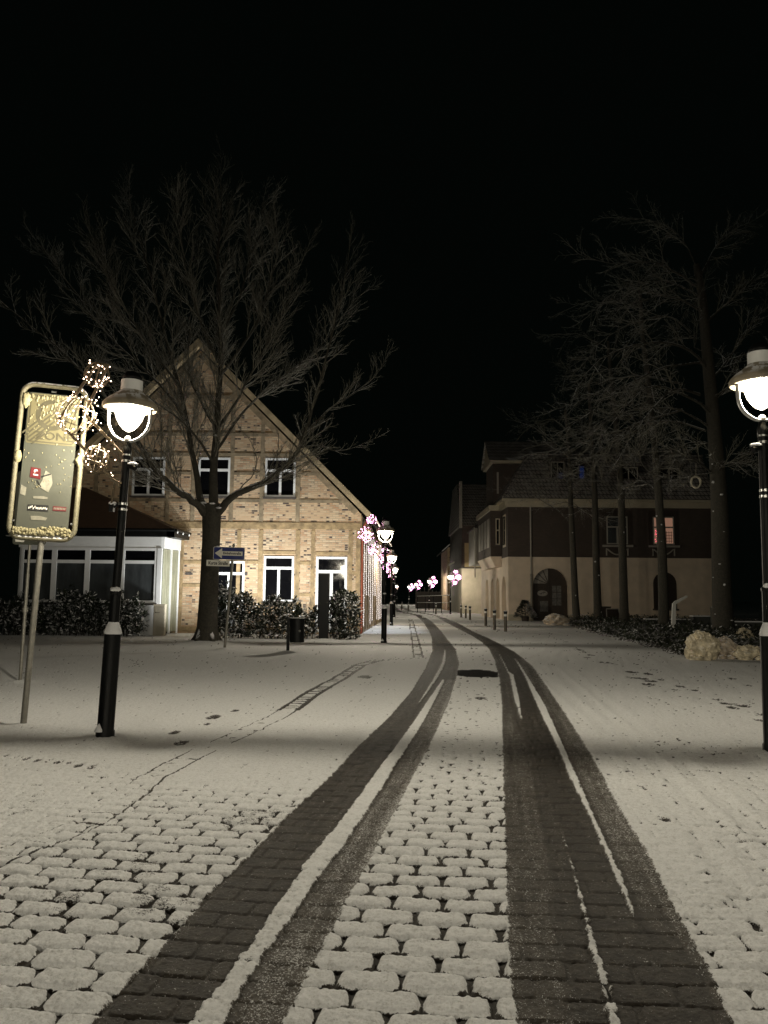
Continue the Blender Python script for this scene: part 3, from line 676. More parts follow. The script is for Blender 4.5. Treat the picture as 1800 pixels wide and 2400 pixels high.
letters('ZONE', .135, (.04, -.008, 3.435), M['sign_dark'], pn, .002, 1.15)
rng = random.Random(5)
b = MB(); rng = random.Random(2)
for k in range(330):
    x = rng.uniform(-.32, .32); f = rng.random(); r = rng.uniform(.009, .022); b.blob((x, -.02+rng.uniform(-.02, .01), Z0+.04+f*(.085+.02*math.sin(x*11))), (r, r, r), k, .25, 3, 8, 6)
b.build('snow_ledge', M['rime'], zs, smooth=True, world=False)['kind'] = 'stuff'
b = MB()
for k in range(120):
    x = rng.uniform(-.25, .29); f = rng.random()**1.9; z = Z1-.12-f*.40-.05*abs(x)
    r = rng.uniform(.005, .015)*(1.15-f*.6); b.blob((x, -.010, z), (r, r*.5, r*1.5), k, .3, 3, 7, 5)
for k in range(55):
    r = rng.uniform(.004, .010); b.blob((rng.uniform(-.28, .30), -.006, rng.uniform(2.75, 3.75)), (r, r*.7, r*1.3), k, .3, 3, 7, 5)
for z, x in ((3.17, -.345), (3.17, .345)): b.blob((x, -.015, z), (.045, .04, .075), int(z*9+x*50), .35, 3, 12, 8)
b.blob((-.31, -.015, 3.86), (.05, .04, .09), 77, .35, 3, 12, 8)
b.build('snow_splatter', M['rime'], zs, smooth=True, world=False)['kind'] = 'stuff'
def sticker(pts, m, lab):
    q = MB(); q.prism([(x, -.0062, z) for x, z in pts], (0, .002, 0)); return q.build('sticker', m, pn, lab, world=False)
s_ = sticker([(-.19, 2.93), (-.07, 2.91), (-.075, 3.04), (-.185, 3.05)], M['red_print'], 'red square sticker')
b = MB(); b.add([(-.155, -.0075, 2.955), (-.10, -.0075, 2.95), (-.10, -.0075, 2.965), (-.155, -.0075, 2.97)], [(0, 1, 2, 3)])
ringp = [(-.128+.022*math.cos(a*.6), -.0075, 3.005+.022*math.sin(a*.6)) for a in range(8)]; b.add([(-.128, -.0075, 3.005)]+ringp, [(0, i, i+1) for i in range(1, 8)]); b.build('sticker_print', M['white_sign'], s_, world=False)
sticker([(-.08, 2.82), (.03, 2.76), (.07, 2.87), (.05, 2.98), (-.02, 3.02), (-.05, 2.90)], M['tatter'], 'torn pale sticker')
b = MB(); b.add([(-.06, -.0085, 2.95), (.04, -.0085, 2.99), (.045, -.0085, 2.975), (-.055, -.0085, 2.935)], [(0, 1, 2, 3)]); b.add([(-.10, -.0085, 2.90), (-.05, -.0085, 2.82), (-.06, -.0085, 2.815), (-.11, -.0085, 2.895)], [(0, 1, 2, 3)]); b.build('sticker', M['black_print'], pn, world=False)
sticker([(-.28, 2.72), (-.22, 2.70), (-.215, 2.80), (-.275, 2.83)], M['tatter'], 'small pale sticker')
sticker([(-.13, 2.675), (.03, 2.675), (.03, 2.70), (-.02, 2.71), (-.13, 2.70)], M['tatter'], 'narrow pale scrap')
s_ = sticker([(-.18, 2.53), (.05, 2.53), (.05, 2.605), (-.18, 2.60)], M['black_print'], 'black and white strip sticker')
b = MB()
for k in range(13):
    x = -.172+k*.0165; z = 2.545+.02*rng.random(); b.add([(x, -.0072, z), (x+.011, -.0072, z+.004), (x+.012, -.0072, z+.026), (x+.002, -.0072, z+.024)], [(0, 1, 2, 3)])
b.build('sticker_print', M['white_sign'], s_, world=False)
s_ = sticker([(.10, 2.545), (.25, 2.545), (.25, 2.60), (.10, 2.60)], M['red_print'], 'small red strip sticker')
b = MB()
for k in range(8): x = .11+k*.017; b.add([(x, -.0072, 2.56), (x+.01, -.0072, 2.562), (x+.011, -.0072, 2.588), (x+.001, -.0072, 2.584)], [(0, 1, 2, 3)])
b.build('sticker_print', M['tatter'], s_, world=False)
sticker([(-.13, 2.42), (.03, 2.42), (.05, 2.455), (-.04, 2.47), (-.14, 2.465)], M['tatter'], 'peeling pale sticker')
b = MB(); b.add([(.21, -.006, 2.33), (.24, -.006, 2.33), (.24, -.006, 2.345), (.21, -.006, 2.345)], [(0, 1, 2, 3)]); b.add([(.21, -.006, 2.35), (.222, -.006, 2.35), (.222, -.006, 2.365), (.21, -.006, 2.365)], [(0, 1, 2, 3)]); b.build('maker_mark', M['black_print'], pn, world=False)
b = MB()
for x, z in ((-.35, 2.40), (.35, 2.40), (-.35, 3.16), (.35, 3.16), (-.02, 3.99)):
    b.tube([(x-.035*(1 if x > 0 else -1), 0, z), (x+.02*(1 if x > 0 else -1), 0, z)], .012, 8)
b.build('clamps', M['steel'], zs, world=False)
# second, slim pole with the back of a parking plate, further left
t = thing('parking_sign', 'slim galvanised pole carrying a grey plate, half hidden behind the tall zone sign', 'traffic sign', (-6.40, 14.35, 0)); t.rotation_euler = (0, rad(.9), 0)
b = MB(); b.tube([(0, 0, -.02), (0, 0, 1.9)], .03, 12); b.tube([(0, 0, 1.9), (0, 0, 3.75)], .024, 12); b.tube([(0, 0, 1.22), (0, 0, 1.30)], .05, 10); b.build('pole', M['galv'], t, smooth='auto', world=False)
b = MB(); b.prism(rrect(.30, 2.42, 3.75, .05, 4, -.03), (0, .004, 0)); b.build('plate', M['sign_grey'], t, world=False)
b = MB(); b.prism(rrect(.08, 2.47, 2.55, .012, 3, -.033), (0, .002, 0)); b.v = [(x-.17, y, z) for x, y, z in b.v]; b.build('sticker', M['white_sign'], t, world=False)
b = MB(); b.tube([(-.42, -.04, 2.58), (.30, -.04, 2.575)], .012, 8); b.tube([(-.04, 0, 2.5), (-.04, -.03, 2.6)], .02, 8); b.build('clamp', M['steel'], t, world=False)

# ------------------------------------------------------------------ one way sign and street name sign
t = thing('street_name_post', 'leaning pole with blue one way arrow and white street name beside the tree trunk', 'street sign', (-4.49, 22.96, 0)); t.rotation_euler = (0, rad(3.4), 0)
b = MB(); b.tube([(0, 0, -.02), (0, 0, 2.98)], .038, 14); b.lathe([(.04, 2.97), (.045, 2.99), (.03, 3.03), (.004, 3.04)], 12); b.build('pole', M['galv'], t, smooth='auto', world=False)
b = MB(); q = rrect(.45, 2.56, 2.93, .03, 4, -.05); q = [(x+.0, y, z) for x, y, z in q]; b.prism(q, (0, .006, 0)); ow = b.build('one_way_plate', M['white_sign'], t, world=False)
b = MB(); b.prism(rrect(.438, 2.572, 2.918, .025, 4, -.052), (0, .0015, 0)); b.build('blue_field', M['blue_sign'], ow, world=False)
b = MB(); zc = 2.745
b.prism([(-.41, -.0545, zc), (-.20, -.0545, zc-.145), (-.20, -.0545, zc-.062), (.39, -.0545, zc-.062), (.39, -.0545, zc+.062), (-.20, -.0545, zc+.062), (-.20, -.0545, zc+.145)][::-1], (0, .0015, 0)); b.build('white_arrow', M['white_sign'], ow, world=False)
letters('Einbahnstraße', .094, (.088, -.056, zc+.002), M['black_print'], ow, .0025, .97)
b = MB(); b.blob((-.33, -.05, 2.935), (.05, .02, .02), 2, .2, 3, 10, 6); b.blob((.02, -.05, 2.94), (.04, .03, .03), 5, .2, 3, 10, 6); b.build('snow_cap', M['snow'], ow, smooth=True, world=False)
b = MB(); q = [(x-.30, y, z) for x, y, z in rrect(.335, 2.37, 2.545, .012, 3, -.048)]; b.prism(q, (0, .006, 0)); sp = b.build('name_plate', M['white_sign'], t, world=False)
letters('Kurze Straße', .128, (-.30, -.0495, 2.455), M['black_print'], sp, .0035, .82)
for o in (ow, sp): o.rotation_euler = (0, rad(-2.2), 0); o.location = (.115, 0, -.03) if False else (0, 0, 0)

# ------------------------------------------------------------------ bin, pillar, cabinet, bollards
t = thing('litter_bin', 'dark round litter bin on a single post in front of the hedge', 'litter bin', (-2.60, 22.16, 0))
b = MB(); b.box(-.04, .04, -.03, .03, -.02, .93); b.build('post', M['black_metal'], t, world=False)
b = MB(); b.lathe([(.19, .29), (.20, .30), (.20, .90), (.21, .905), (.21, .925)], 26, (.245, 0, 0), 1, .85); bn = b.build('body', M['black_metal'], t, smooth='auto', world=False)
b = MB(); b.lathe([(.208, .921), (.212, .94), (.17, .955), (.004, .96)], 26, (.245, 0, 0), 1, .85); b.build('snow_cap', M['black_snowy'], t, smooth=True, world=False)
b = MB(); b.lathe([(.032, 0), (.032, .004)], 16); b.v = [(x+.33, -.158-z, y+.60) for x, y, z in b.v]; b.build('badge', M['sign_grey'], bn, world=False)
t = thing('advertising_pillar', 'tall plain black slab pillar standing between the hedge and the round laurel bush', 'pillar', (-2.13, 29.0, 0))
b = MB(); b.hexa([(-.17, -.12, -.02), (.17, -.12, -.02), (.17, .12, -.02), (-.17, .12, -.02)], [(-.165, -.12, 2.33), (.165, -.12, 2.33), (.165, .12, 2.33), (-.165, .12, 2.33)]); b.build('body', M['black_metal'], t, world=False)
b = MB(); b.box(-.18, .18, -.13, .13, 2.33, 2.37); b.build('cap', M['black_snowy'], t, world=False)
t = thing('utility_cabinet', 'slim beige utility cabinet at the end of the left hedge', 'cabinet', (-8.56, 30.9, 0))
b = MB(); b.box(-.21, .21, -.14, .14, -.02, 1.15); cb = b.build('body', M['cabinet'], t, world=False)
b = MB(); b.box(-.225, .225, -.155, .155, 1.15, 1.19); b.build('lid', M['cabinet'], t, world=False)
b = MB(); b.box(-.18, .18, -.146, -.142, .10, 1.08); d = b.build('door', M['cabinet'], t, world=False)
b = MB(); b.box(-.14, -.10, -.15, -.146, .86, .89); b.box(-.09, .03, -.149, -.146, .867, .88); b.build('badge', M['black_print'], d, world=False)
def make_bollard(label):
    t = thing('bollard', label, 'bollard', group='bollards along the right side of the road')
    b = MB(); b.lathe([(.075, -.02), (.075, .70)], 16); b.build('post', M['bollard'], t, smooth='auto')
    b = MB(); b.lathe([(.078, .70), (.078, .80)], 16); b.build('reflective_band', M['band_white'], t, smooth='auto')
    b = MB(); b.lathe([(.076, .80), (.076, .86), (.09, .87), (.09, .93), (.05, .965), (.004, .97)], 16); b.build('cap', M['black_snowy'], t, smooth='auto')
    return t
b0 = make_bollard('nearest bollard of the three in front of the arched building corner, rightmost')
b0.location = (5.62, 37.0, 0)
def put_bollard(x, y, l, s=1.):
    o = dup(b0); o.location = (x, y, 0); o['label'] = l; o.scale = (s, s, s)
put_bollard(5.42, 39.2, 'middle bollard of the three before the arched building')
put_bollard(5.66, 44.4, 'bollard with white band, left and farthest of the three before the arched building')
put_bollard(6.02, 55.8, 'right bollard of the farther trio before the ochre wall')
put_bollard(6.16, 60, 'middle bollard of the farther trio before the ochre wall')
put_bollard(6.10, 63, 'left bollard of the farther trio before the ochre wall')
put_bollard(4.85, 74, 'distant bollard with white band standing right at the railing', 1.0)
put_bollard(2.75, 88, 'small distant bollard left of the railing, right one of two', 1.0)
put_bollard(2.15, 93, 'small distant bollard left of the railing, left one of two', 1.0)
# ------------------------------------------------------------------ manhole and far railing
mx, my = gp(1056, 1578)
t = thing('manhole_cover', 'round wet iron manhole cover in the melted dark patch of the road', 'manhole cover', (mx, my, -.012))
b = MB(); b.lathe([(.37, -.02), (.37, .0), (.325, .0), (.325, -.014)], 40); b.build('frame_ring', M['black_metal'], t, smooth='auto', world=False)
b = MB(); b.lathe([(.322, -.02), (.322, -.004), (.004, -.004)], 40)
for k in range(-4, 5):
    for j in range(-4, 5):
        if (k*k+j*j)*.0045 < .075: b.box(k*.066-.02, k*.066+.02, j*.066-.02, j*.066+.02, -.004, .002)
b.build('lid', M['black_metal'], t, world=False)
rl = thing('bridge_railing', 'two bar metal railing at the far bend of the road', 'railing', (4.6, 80, 0))
b = MB(); b.tube([(3.45, 82, 1.62), (6.6, 79, 1.75)], .035, 8); b.build('top_rail', M['galv_snow'], rl)
b = MB(); b.tube([(3.45, 82, .98), (6.6, 79, 1.0)], .03, 8); b.build('middle_rail', M['galv_snow'], rl)
for k in range(5):
    f = k/4; x = 3.5+3.05*f; y = 82-3*f
    b = MB(); b.tube([(x, y, -.02), (x, y, 1.62+.13*f)], .04, 8); b.build('post', M['black_metal'], rl)
# ------------------------------------------------------------------ half timbered house
M['curtain'] = pbr('pale_curtain_behind_glass', (.27, .28, .21), .25, .35, 3.0, stretch=(6, 6, .4))
def window(root, x0, x1, z0, z1, Y, fw=.085, transom=.68, mull=True, name='window', glass=None, sill=True, m=None, glass_lo=None, d=1):
    """d=1 faces -Y; frame 6 cm proud of the pane"""
    m = m or M['white_paint']; g = glass or M['glass']
    f = MB(); y0, y1 = Y-.045*d, Y+.02*d
    f.box(x0, x0+fw, y0, y1, z0, z1); f.box(x1-fw, x1, y0, y1, z0, z1); f.box(x0+fw, x1-fw, y0, y1, z1-fw, z1); f.box(x0+fw, x1-fw, y0, y1, z0, z0+fw)
    zt = z0+(z1-z0)*transom if transom else z1-fw; xm = (x0+x1)*.5
    if transom: f.box(x0+fw, x1-fw, y0+.004, y1, zt-fw*.65, zt+fw*.65)
    if mull: f.box(xm-fw*.62, xm+fw*.62, y0+.006, y1, z0+fw, zt-(fw*.65 if transom else 0))
    w = f.build(name, m, root)
    if transom:
        q = MB(); q.box(x0+fw-.01, x1-fw+.01, Y-.004, Y+.012, zt+fw*.5, z1-fw+.01); q.build('pane', g, w)
    gl = glass_lo or g
    if mull:
        for a, b_ in ((x0+fw-.01, xm-fw*.5), (xm+fw*.5, x1-fw+.01)):
            q = MB(); q.box(a, b_, Y-.004, Y+.012, z0+fw-.01, zt-(fw*.5 if transom else -.01)); q.build('pane', gl, w)
    else:
        q = MB(); q.box(x0+fw-.01, x1-fw+.01, Y-.004, Y+.012, z0+fw-.01, zt-(fw*.5 if transom else -.01)); q.build('pane', gl, w)
    if sill:
        q = MB(); q.box(x0-.05, x1+.05, Y-.13, Y+.0, z0-.075, z0-.005); q.build('sill', M['sill'], w)
    return w
HY = 33.0
H = thing('half_timbered_house', 'gabled brick house with oak timber framing and white windows, brightly lit', 'house', (-7.85, HY, 0))
SK = Vector((.85, 17.5, 0))
b = MB(); b.prism([(-14.75, HY, -.1), (-.95, HY, -.1), (-.95, HY, 4.95), (-7.85, HY, 11.85), (-14.75, HY, 4.95)], SK); b.build('wall', M['brick'], H)
b = MB()
th = .2
for sg in (1, -1):
    ex = -7.85+sg*7.42
    A = [(-7.85, 12.25), (ex, 12.25-7.42), (ex, 12.25-7.42-th), (-7.85, 12.25-th)]
    b.prism([(x, HY-.42, z) for x, z in A], SK*1.03)
rf = b.build('roof', M['tile_dark'], H)
b = MB()
for sg in (1, -1):
    ex = -7.85+sg*7.43
    A = [(-7.85, 12.26), (ex, 12.26-7.43), (ex, 12.26-7.43-.30), (-7.85, 12.26-.34)]
    b.prism([(x, HY-.455, z) for x, z in A], (0, .03, 0))
    A = [(-7.85, 12.04), (ex, 12.04-7.43), (ex, 12.04-7.43-.05), (-7.85, 12.04-.05)]
    b.prism([(x, HY-.425, z) for x, z in A], (0, .42, 0))
b.build('verge_board', M['verge'], rf)
b = MB(); W = .165
def rail(x0, x1, z, w=W, dp=.032): b.box(x0, x1, HY-dp, HY+.01, z-w/2, z+w/2)
def post(x, z0, z1, w=W, dp=.027): b.box(x-w/2, x+w/2, HY-dp, HY+.01, z0, z1)
rail(-14.7, -.97, 4.43, .27, .045)
rail(-8.5, -.97, .17, .22)
for x, w in ((-8.36, .21), (-5.98, .16), (-5.08, .17), (-3.55, .17), (-2.92, .16), (-1.37, .16), (-1.06, .17)): post(x, .06, 4.25, w)
for x0, x1, z in ((-8.24, -7.0, 2.9), (-8.24, -7.0, 1.95), (-5.9, -5.18, 2.92), (-5.9, -5.18, 1.55), (-4.97, -3.65, 3.32), (-3.45, -3.0, 2.9), (-3.45, -3.0, 1.6), (-2.82, -1.46, 3.3), (-1.3, -1.1, 2.5), (-1.3, -1.1, 1.2)): rail(x0, x1, z, .13)
tb = b; b = MB()
for x, z1 in ((-12.0, 7.6), (-10.65, 9.0), (-9.0, 10.6), (-7.95, 11.6), (-6.35, 10.3), (-5.1, 9.0), (-3.58, 7.5)): post(x, 4.61, z1)
rail(-13.7, -1.9, 5.47, .13); rail(-10.55, -3.5, 7.40, .14)
for x0, x1, z in ((-3.47, -2.65, 6.62), (-3.47, -1.6, 5.46), (-6.25, -5.2, 6.6), (-8.9, -8.05, 6.6), (-12.4, -10.7, 6.6)): rail(x0, x1, z, .12, .035)
rail(-11.3, -4.45, 8.25, .15, .036); rail(-9.75, -5.95, 9.85, .15, .036)
b.beam((-14.55, HY-.03, 5.0), (-7.86, HY-.03, 11.69), .24, .04); b.beam((-1.15, HY-.03, 5.0), (-7.84, HY-.03, 11.69), .24, .04)
b.build('weathered_timber_frame', M['beam_grey'], H); b = tb
# framing of the street side
sx = lambda y: -.95+.85*(y-HY)/17.5
for k in range(12):
    y = HY+.18+k*1.45; b.box(sx(y)-.05, sx(y)+.03, y-.1, y+.1, .1, 4.9)
b.build('timber_frame', M['beam'], H)
for (x0, x1) in ((-10.5, -9.15), (-7.76, -6.43), (-4.97, -3.70)): window(H, x0, x1, 5.63, 7.27, HY)
window(H, -4.93, -3.69, 1.30, 3.17, HY, transom=.74)
window(H, -7.0, -5.72, .12, 2.95, HY, transom=.82, name='glazed_door', sill=False)
window(H, -2.78, -1.50, .10, 3.17, HY, transom=.80, name='glazed_door', sill=False, fw=.10)
for x, z in ((-8.03, 2.43), (-5.72, 2.43), (-7.4, 3.35)):
    q = MB(); q.box(x-.12, x+.12, HY-.035, HY, z-.06, z+.06); q.build('vent_brick', M['sill'], H)
b = MB(); b.tube([(-.62, HY-.2, 4.72), (-.80, HY-.12, 4.45), (-.88, HY-.09, 4.2), (-.88, HY-.09, .05)], .052, 12); b.build('downpipe', M['pipe_red'], H, smooth='auto')
b = MB(); g = [(-.40+.06*math.cos(a), 0, 4.80+.06*math.sin(a)) for a in [math.pi+math.pi*k/8 for k in range(9)]]
for p, q in zip(g[:-1], g[1:]): b.add([(p[0], HY-.45, p[2]), (q[0], HY-.45, q[2]), (q[0]+.87, HY+17.6, q[2]), (p[0]+.87, HY+17.6, p[2])], [(0, 1, 2, 3)])
b.build('gutter', M['pipe_red'], rf)
# curtain of light strings on the street side
t = thing('light_curtain', 'curtain of white light strings hanging down the street side of the half timbered house', 'string lights', (-.85, 34.2, 0))
rng = random.Random(3)
for k in range(11):
    y = 33.85+k*1.42; x = sx(y)+.09
    b = MB(); z = 4.35+rng.uniform(-.1, .1); zb = rng.choice([.25, .3, .35, .25, 1.6]) if k > 0 else .3
    while z > zb:
        b.octa((x+rng.uniform(-.03, .03), y+rng.uniform(-.03, .03), z), .0125); z -= .10
    b.tube([(x, y, 4.5), (x, y, zb)], .004, 4); b.build('light_string', M['strand'], t)

# ------------------------------------------------------------------ glazed bay in front of the house
BY = 31.3
Bw = thing('conservatory', 'white glazed conservatory with dark hipped roof in front of the half timbered house', 'conservatory', (-11.5, BY, 0))
b = MB(); b.box(-14.3, -8.72, BY, BY+.12, 3.36, 3.80); b.box(-14.3, -8.72, BY, BY+.12, -.05, 1.22)
b.hexa([(-8.72, BY, 3.36), (-8.6, BY+.02, 3.36), (-8.36, 32.94, 3.36), (-8.48, 32.94, 3.36)], [(-8.72, BY, 3.80), (-8.6, BY+.02, 3.80), (-8.36, 32.94, 3.80), (-8.48, 32.94, 3.80)])
b.box(-14.3, -14.1, BY+.12, 32.94, -.05, 3.8); b.build('wall', M['white_paint'], Bw)
xs = [-14.18, -12.88, -11.58, -10.22, -8.85]
for x0, x1 in zip(xs[:-1], xs[1:]): window(Bw, x0, x1, 1.22, 3.36, BY+.03, fw=.10, transom=.745, mull=False, glass=M['glass'], glass_lo=M['glass_grey'], sill=True)
b = MB(); b.box(-8.85, -8.68, BY-.03, BY+.14, -.05, 3.36); b.tube([(-8.40, 32.80, 0), (-8.40, 32.80, 3.4)], .045, 10)
for f in (.48,): b.box(-8.66+.28*f-.04, -8.66+.28*f+.04, BY+1.64*f-.04, BY+1.64*f+.04, -.02, 3.36)
b.build('post', M['white_paint'], Bw)
for f0, f1 in ((.06, .44), (.53, .96)):
    p0 = (-8.66+.28*f0, BY+1.64*f0); p1 = (-8.66+.28*f1, BY+1.64*f1)
    q = MB(); q.hexa([(p0[0], p0[1], .1), (p1[0], p1[1], .1), (p1[0]-.02, p1[1], .1), (p0[0]-.02, p0[1], .1)], [(p0[0], p0[1], 3.34), (p1[0], p1[1], 3.34), (p1[0]-.02, p1[1], 3.34), (p0[0]-.02, p0[1], 3.34)])
    q.build('side_pane', M['curtain'], Bw)
b = MB(); E0, E1 = -14.65, -8.15
e = [(E0, BY-.28, 4.10), (E1, BY-.28, 4.10), (E1+.10, 32.96, 4.10), (E0, 32.96, 4.10)]
b.add(e+[(-12.4, 32.96, 5.95), (-12.9, 32.96, 5.95)], [(0, 1, 4, 5), (1, 2, 4), (0, 5, 3), (3, 2, 1, 0), (2, 3, 5, 4)])
br = b.build('roof', M['tile_brown'], Bw)
b = MB(); b.box(E0, E1, BY-.26, BY+.02, 3.80, 4.03); b.hexa([(E1-.3, BY-.26, 3.80), (E1, BY-.26, 3.8), (E1+.12, 32.96, 3.8), (E1-.2, 32.96, 3.8)], [(E1-.3, BY-.26, 4.03), (E1, BY-.26, 4.03), (E1+.12, 32.96, 4.03), (E1-.2, 32.96, 4.03)]); b.build('fascia', M['black_metal'], br)
b = MB(); b.tube([(E0, BY-.34, 4.06), (E1+.02, BY-.34, 4.06)], .06, 10); b.tube([(E1+.05, BY-.30, 4.06), (E1+.16, 32.9, 4.06)], .06, 10); b.build('gutter', M['black_metal'], br, smooth='auto')
b = MB()
for f in (.05, .45, .9): b.blob((E1+.09+.1*f, BY-.28+1.8*f, 3.99), (.03, .03, .05), int(f*9), .3, 3, 8, 6)
b.build('snow_clump', M['snow'], br, smooth=True)

# ------------------------------------------------------------------ arcaded corner building on the right
def arch_wall(mb, o, u, L, z0, z1, arches, dep):
    """wall face along unit vector u from o, with arched openings (u0,u1,spring) and reveals of depth dep"""
    o = Vector(o); u = Vector(u).normalized(); n = Vector(dep)
    P = lambda a, z, k=0: o+u*a+Vector((0, 0, z))+n*k
    x = 0
    for (a0, a1, sp) in arches:
        if a0 > x: mb.add([P(x, z0), P(a0, z0), P(a0, z1), P(x, z1)], [(0, 1, 2, 3)])
        r = (a1-a0)/2; c = (a0+a1)/2; K = 14
        cur = [(a0, z0)]+[(c-r*math.cos(math.pi*k/K), sp+r*math.sin(math.pi*k/K)) for k in range(K+1)]+[(a1, z0)]
        for (xa, za), (xb, zb) in zip(cur[:-1], cur[1:]):
            if xb > xa+1e-6: mb.add([P(xa, za), P(xb, zb), P(xb, z1), P(xa, z1)], [(0, 1, 2, 3)])
            mb.add([P(xa, za), P(xa, za, 1), P(xb, zb, 1), P(xb, zb)], [(0, 1, 2, 3)])
        x = a1
    if L > x: mb.add([P(x, z0), P(L, z0), P(L, z1), P(x, z1)], [(0, 1, 2, 3)])
RY = 55.0
R = thing('corner_building', 'dark brick building with arched beige ground floor and mansard roof behind the row of trunks', 'building', (15, RY, 0))
X0, X1 = 8.57, 22.8
b = MB(); arch_wall(b, (X0, RY, 0), (1, 0, 0), X1-X0, -.1, 4.36, [(1.68, 4.12, 2.38)], (0, .45, 0))
SA = [(1.0, 2.7, 2.2), (3.7, 5.3, 2.2), (6.3, 7.9, 2.2), (9.0, 10.6, 2.2)]
arch_wall(b, (X0-.26, RY+13, 0), (.02, -1, 0), 13.0, -.1, 4.36, [(13-a1, 13-a0, sp) for a0, a1, sp in SA[::-1]], (.45, 0, 0))
b.box(X0+.5, X1, RY+.5, RY+13, -.1, 4.3); b.add([(X1, RY, -.1), (X1, RY+.6, -.1), (X1, RY+.6, 4.36), (X1, RY, 4.36)], [(0, 1, 2, 3)])
b.build('ground_floor_wall', M['plaster_beige'], R)
b = MB(); b.box(X0-.03, X0+1.68, RY-.04, RY+.02, -.1, .42); b.box(X0+4.12, X1, RY-.04, RY+.02, -.1, .42); b.build('plinth', M['cornice'], R)
b = MB(); b.prism([(X0-.02, RY-.02, 4.36), (X1, RY-.02, 4.36), (X1, RY+13, 4.36), (X0-.28, RY+13, 4.36)], (0, 0, 3.45)); b.build('upper_wall', M['brick_dark'], R)
b = MB()
b.prism([(X0-.22, RY-.25, 7.80), (X1, RY-.25, 7.80), (X1, RY+13, 7.80), (X0-.48, RY+13, 7.80)], (0, 0, .40))
b.prism([(X0-.42, RY-.45, 8.20), (X1, RY-.45, 8.20), (X1, RY+13, 8.20), (X0-.68, RY+13, 8.20)], (0, 0, .16)); b.build('cornice', M['cornice'], R)
def tilemat():
    t = NT('mansard_tiles'); v = t.obj(); s = t.node('ShaderNodeSeparateXYZ'); t.link(v, s.inputs[0]); c = t.node('ShaderNodeCombineXYZ')
    t.link(t.math('ADD', s.outputs[0], s.outputs[1]), c.inputs[0]); t.link(s.outputs[2], c.inputs[1])
    b_ = t.node('ShaderNodeTexBrick'); t.link(c.outputs[0], b_.inputs['Vector']); b_.inputs['Scale'].default_value = 1; b_.inputs['Brick Width'].default_value = .26; b_.inputs['Row Height'].default_value = .30; b_.inputs['Mortar Size'].default_value = .03
    b_.inputs['Color1'].default_value = (.27, .245, .225, 1); b_.inputs['Color2'].default_value = (.36, .335, .31, 1); b_.inputs['Mortar'].default_value = (.05, .044, .04, 1)
    n = t.noise(2.5, 4, .6, v); col = t.mix(t.mapr(n, .5, .7, 0, .55), b_.outputs['Color'], (.42, .42, .42)); t.link(col, t.b.inputs['Base Color']); t.b.inputs['Roughness'].default_value = .75
    t.bump(t.math('SUBTRACT', 1, b_.outputs['Fac']), .8, .04); return t.m
M['mansard'] = tilemat()
b = MB(); zt = 11.75
b.hexa([(X0-.38, RY-.40, 8.36), (X1, RY-.40, 8.36), (X1, RY+13, 8.36), (X0-.6, RY+13, 8.36)], [(X0+1.75, RY+1.6, zt), (X1, RY+1.6, zt), (X1, RY+11, zt), (X0+1.55, RY+11, zt)])
b.hexa([(X0+1.6, RY+1.45, zt), (X1, RY+1.45, zt), (X1, RY+11.1, zt), (X0+1.4, RY+11.1, zt)], [(X0+5, RY+5.4, zt+1.3), (X1, RY+5.4, zt+1.3), (X1, RY+6, zt+1.3), (X0+5, RY+6, zt+1.3)])
mr = b.build('mansard_roof', M['mansard'], R)
b = MB(); b.tube([(X0-.36, RY-.40, 8.40), (X0+1.75, RY+1.58, zt+.02)], .10, 8); b.tube([(X0+1.72, RY+1.52, zt+.02), (X1, RY+1.52, zt+.02)], .09, 8); b.build('hip_tiles', M['mansard'], mr, smooth='auto')
# street gable dormer
b = MB(); b.box(8.05, 12.0, 58.6, 62.4, 8.36, 11.45); dm = b.build('gable_dormer', M['brick_dark'], R)
b = MB(); b.box(7.82, 12, 58.3, 62.7, 11.45, 11.72)
b.prism([(7.85, 58.25, 11.72), (7.85, 62.75, 11.72), (7.85, 60.5, 13.35)], (.25, 0, 0)); b.build('pediment', M['cornice'], dm)
b = MB(); b.add([(7.7, 58.1, 11.74), (13, 58.1, 11.74), (13, 60.5, 13.5), (7.7, 60.5, 13.5), (7.7, 62.9, 11.74), (13, 62.9, 11.74)], [(0, 1, 2, 3), (3, 2, 5, 4)]); b.add([(7.7, 58.1, 11.62), (13, 58.1, 11.62), (13, 60.5, 13.38), (7.7, 60.5, 13.38), (7.7, 62.9, 11.62), (13, 62.9, 11.62)], [(3, 2, 1, 0), (4, 5, 2, 3)]); b.build('dormer_roof', M['mansard'], dm)
b = MB(); b.box(8.33, 8.47, 58.55, 58.6, 9.2, 10.8); b.build('window', M['frame_dim'], dm)
# oriel over the street
b = MB(); b.box(7.72, 8.6, 57.6, 65.5, 4.5, 7.82); orl = b.build('oriel', M['brick_dark'], R)
b = MB(); b.hexa([(8.1, 57.9, 3.75), (8.62, 57.9, 3.75), (8.62, 65.2, 3.75), (8.1, 65.2, 3.75)], [(7.68, 57.56, 4.5), (8.62, 57.56, 4.5), (8.62, 65.54, 4.5), (7.68, 65.54, 4.5)]); b.build('corbel', M['plaster_beige'], orl)
b = MB(); b.box(7.60, 8.6, 57.45, 65.6, 7.82, 8.2); b.build('cornice', M['cornice'], orl)
w = window(orl, 8.08, 8.38, 5.35, 7.25, 57.59, fw=.07, transom=.55, mull=False, m=M['cornice'])
b = MB()
for k in range(4): y = 58.2+k*1.75; b.box(7.68, 7.73, y, y+1.2, 5.2, 7.3)
b.build('street_windows', M['frame_dim'], orl)
b = MB(); b.box(X0-.06, X0-.015, 55.7, 57.2, 5.1, 7.4); sw = b.build('window', M['cornice'], R)
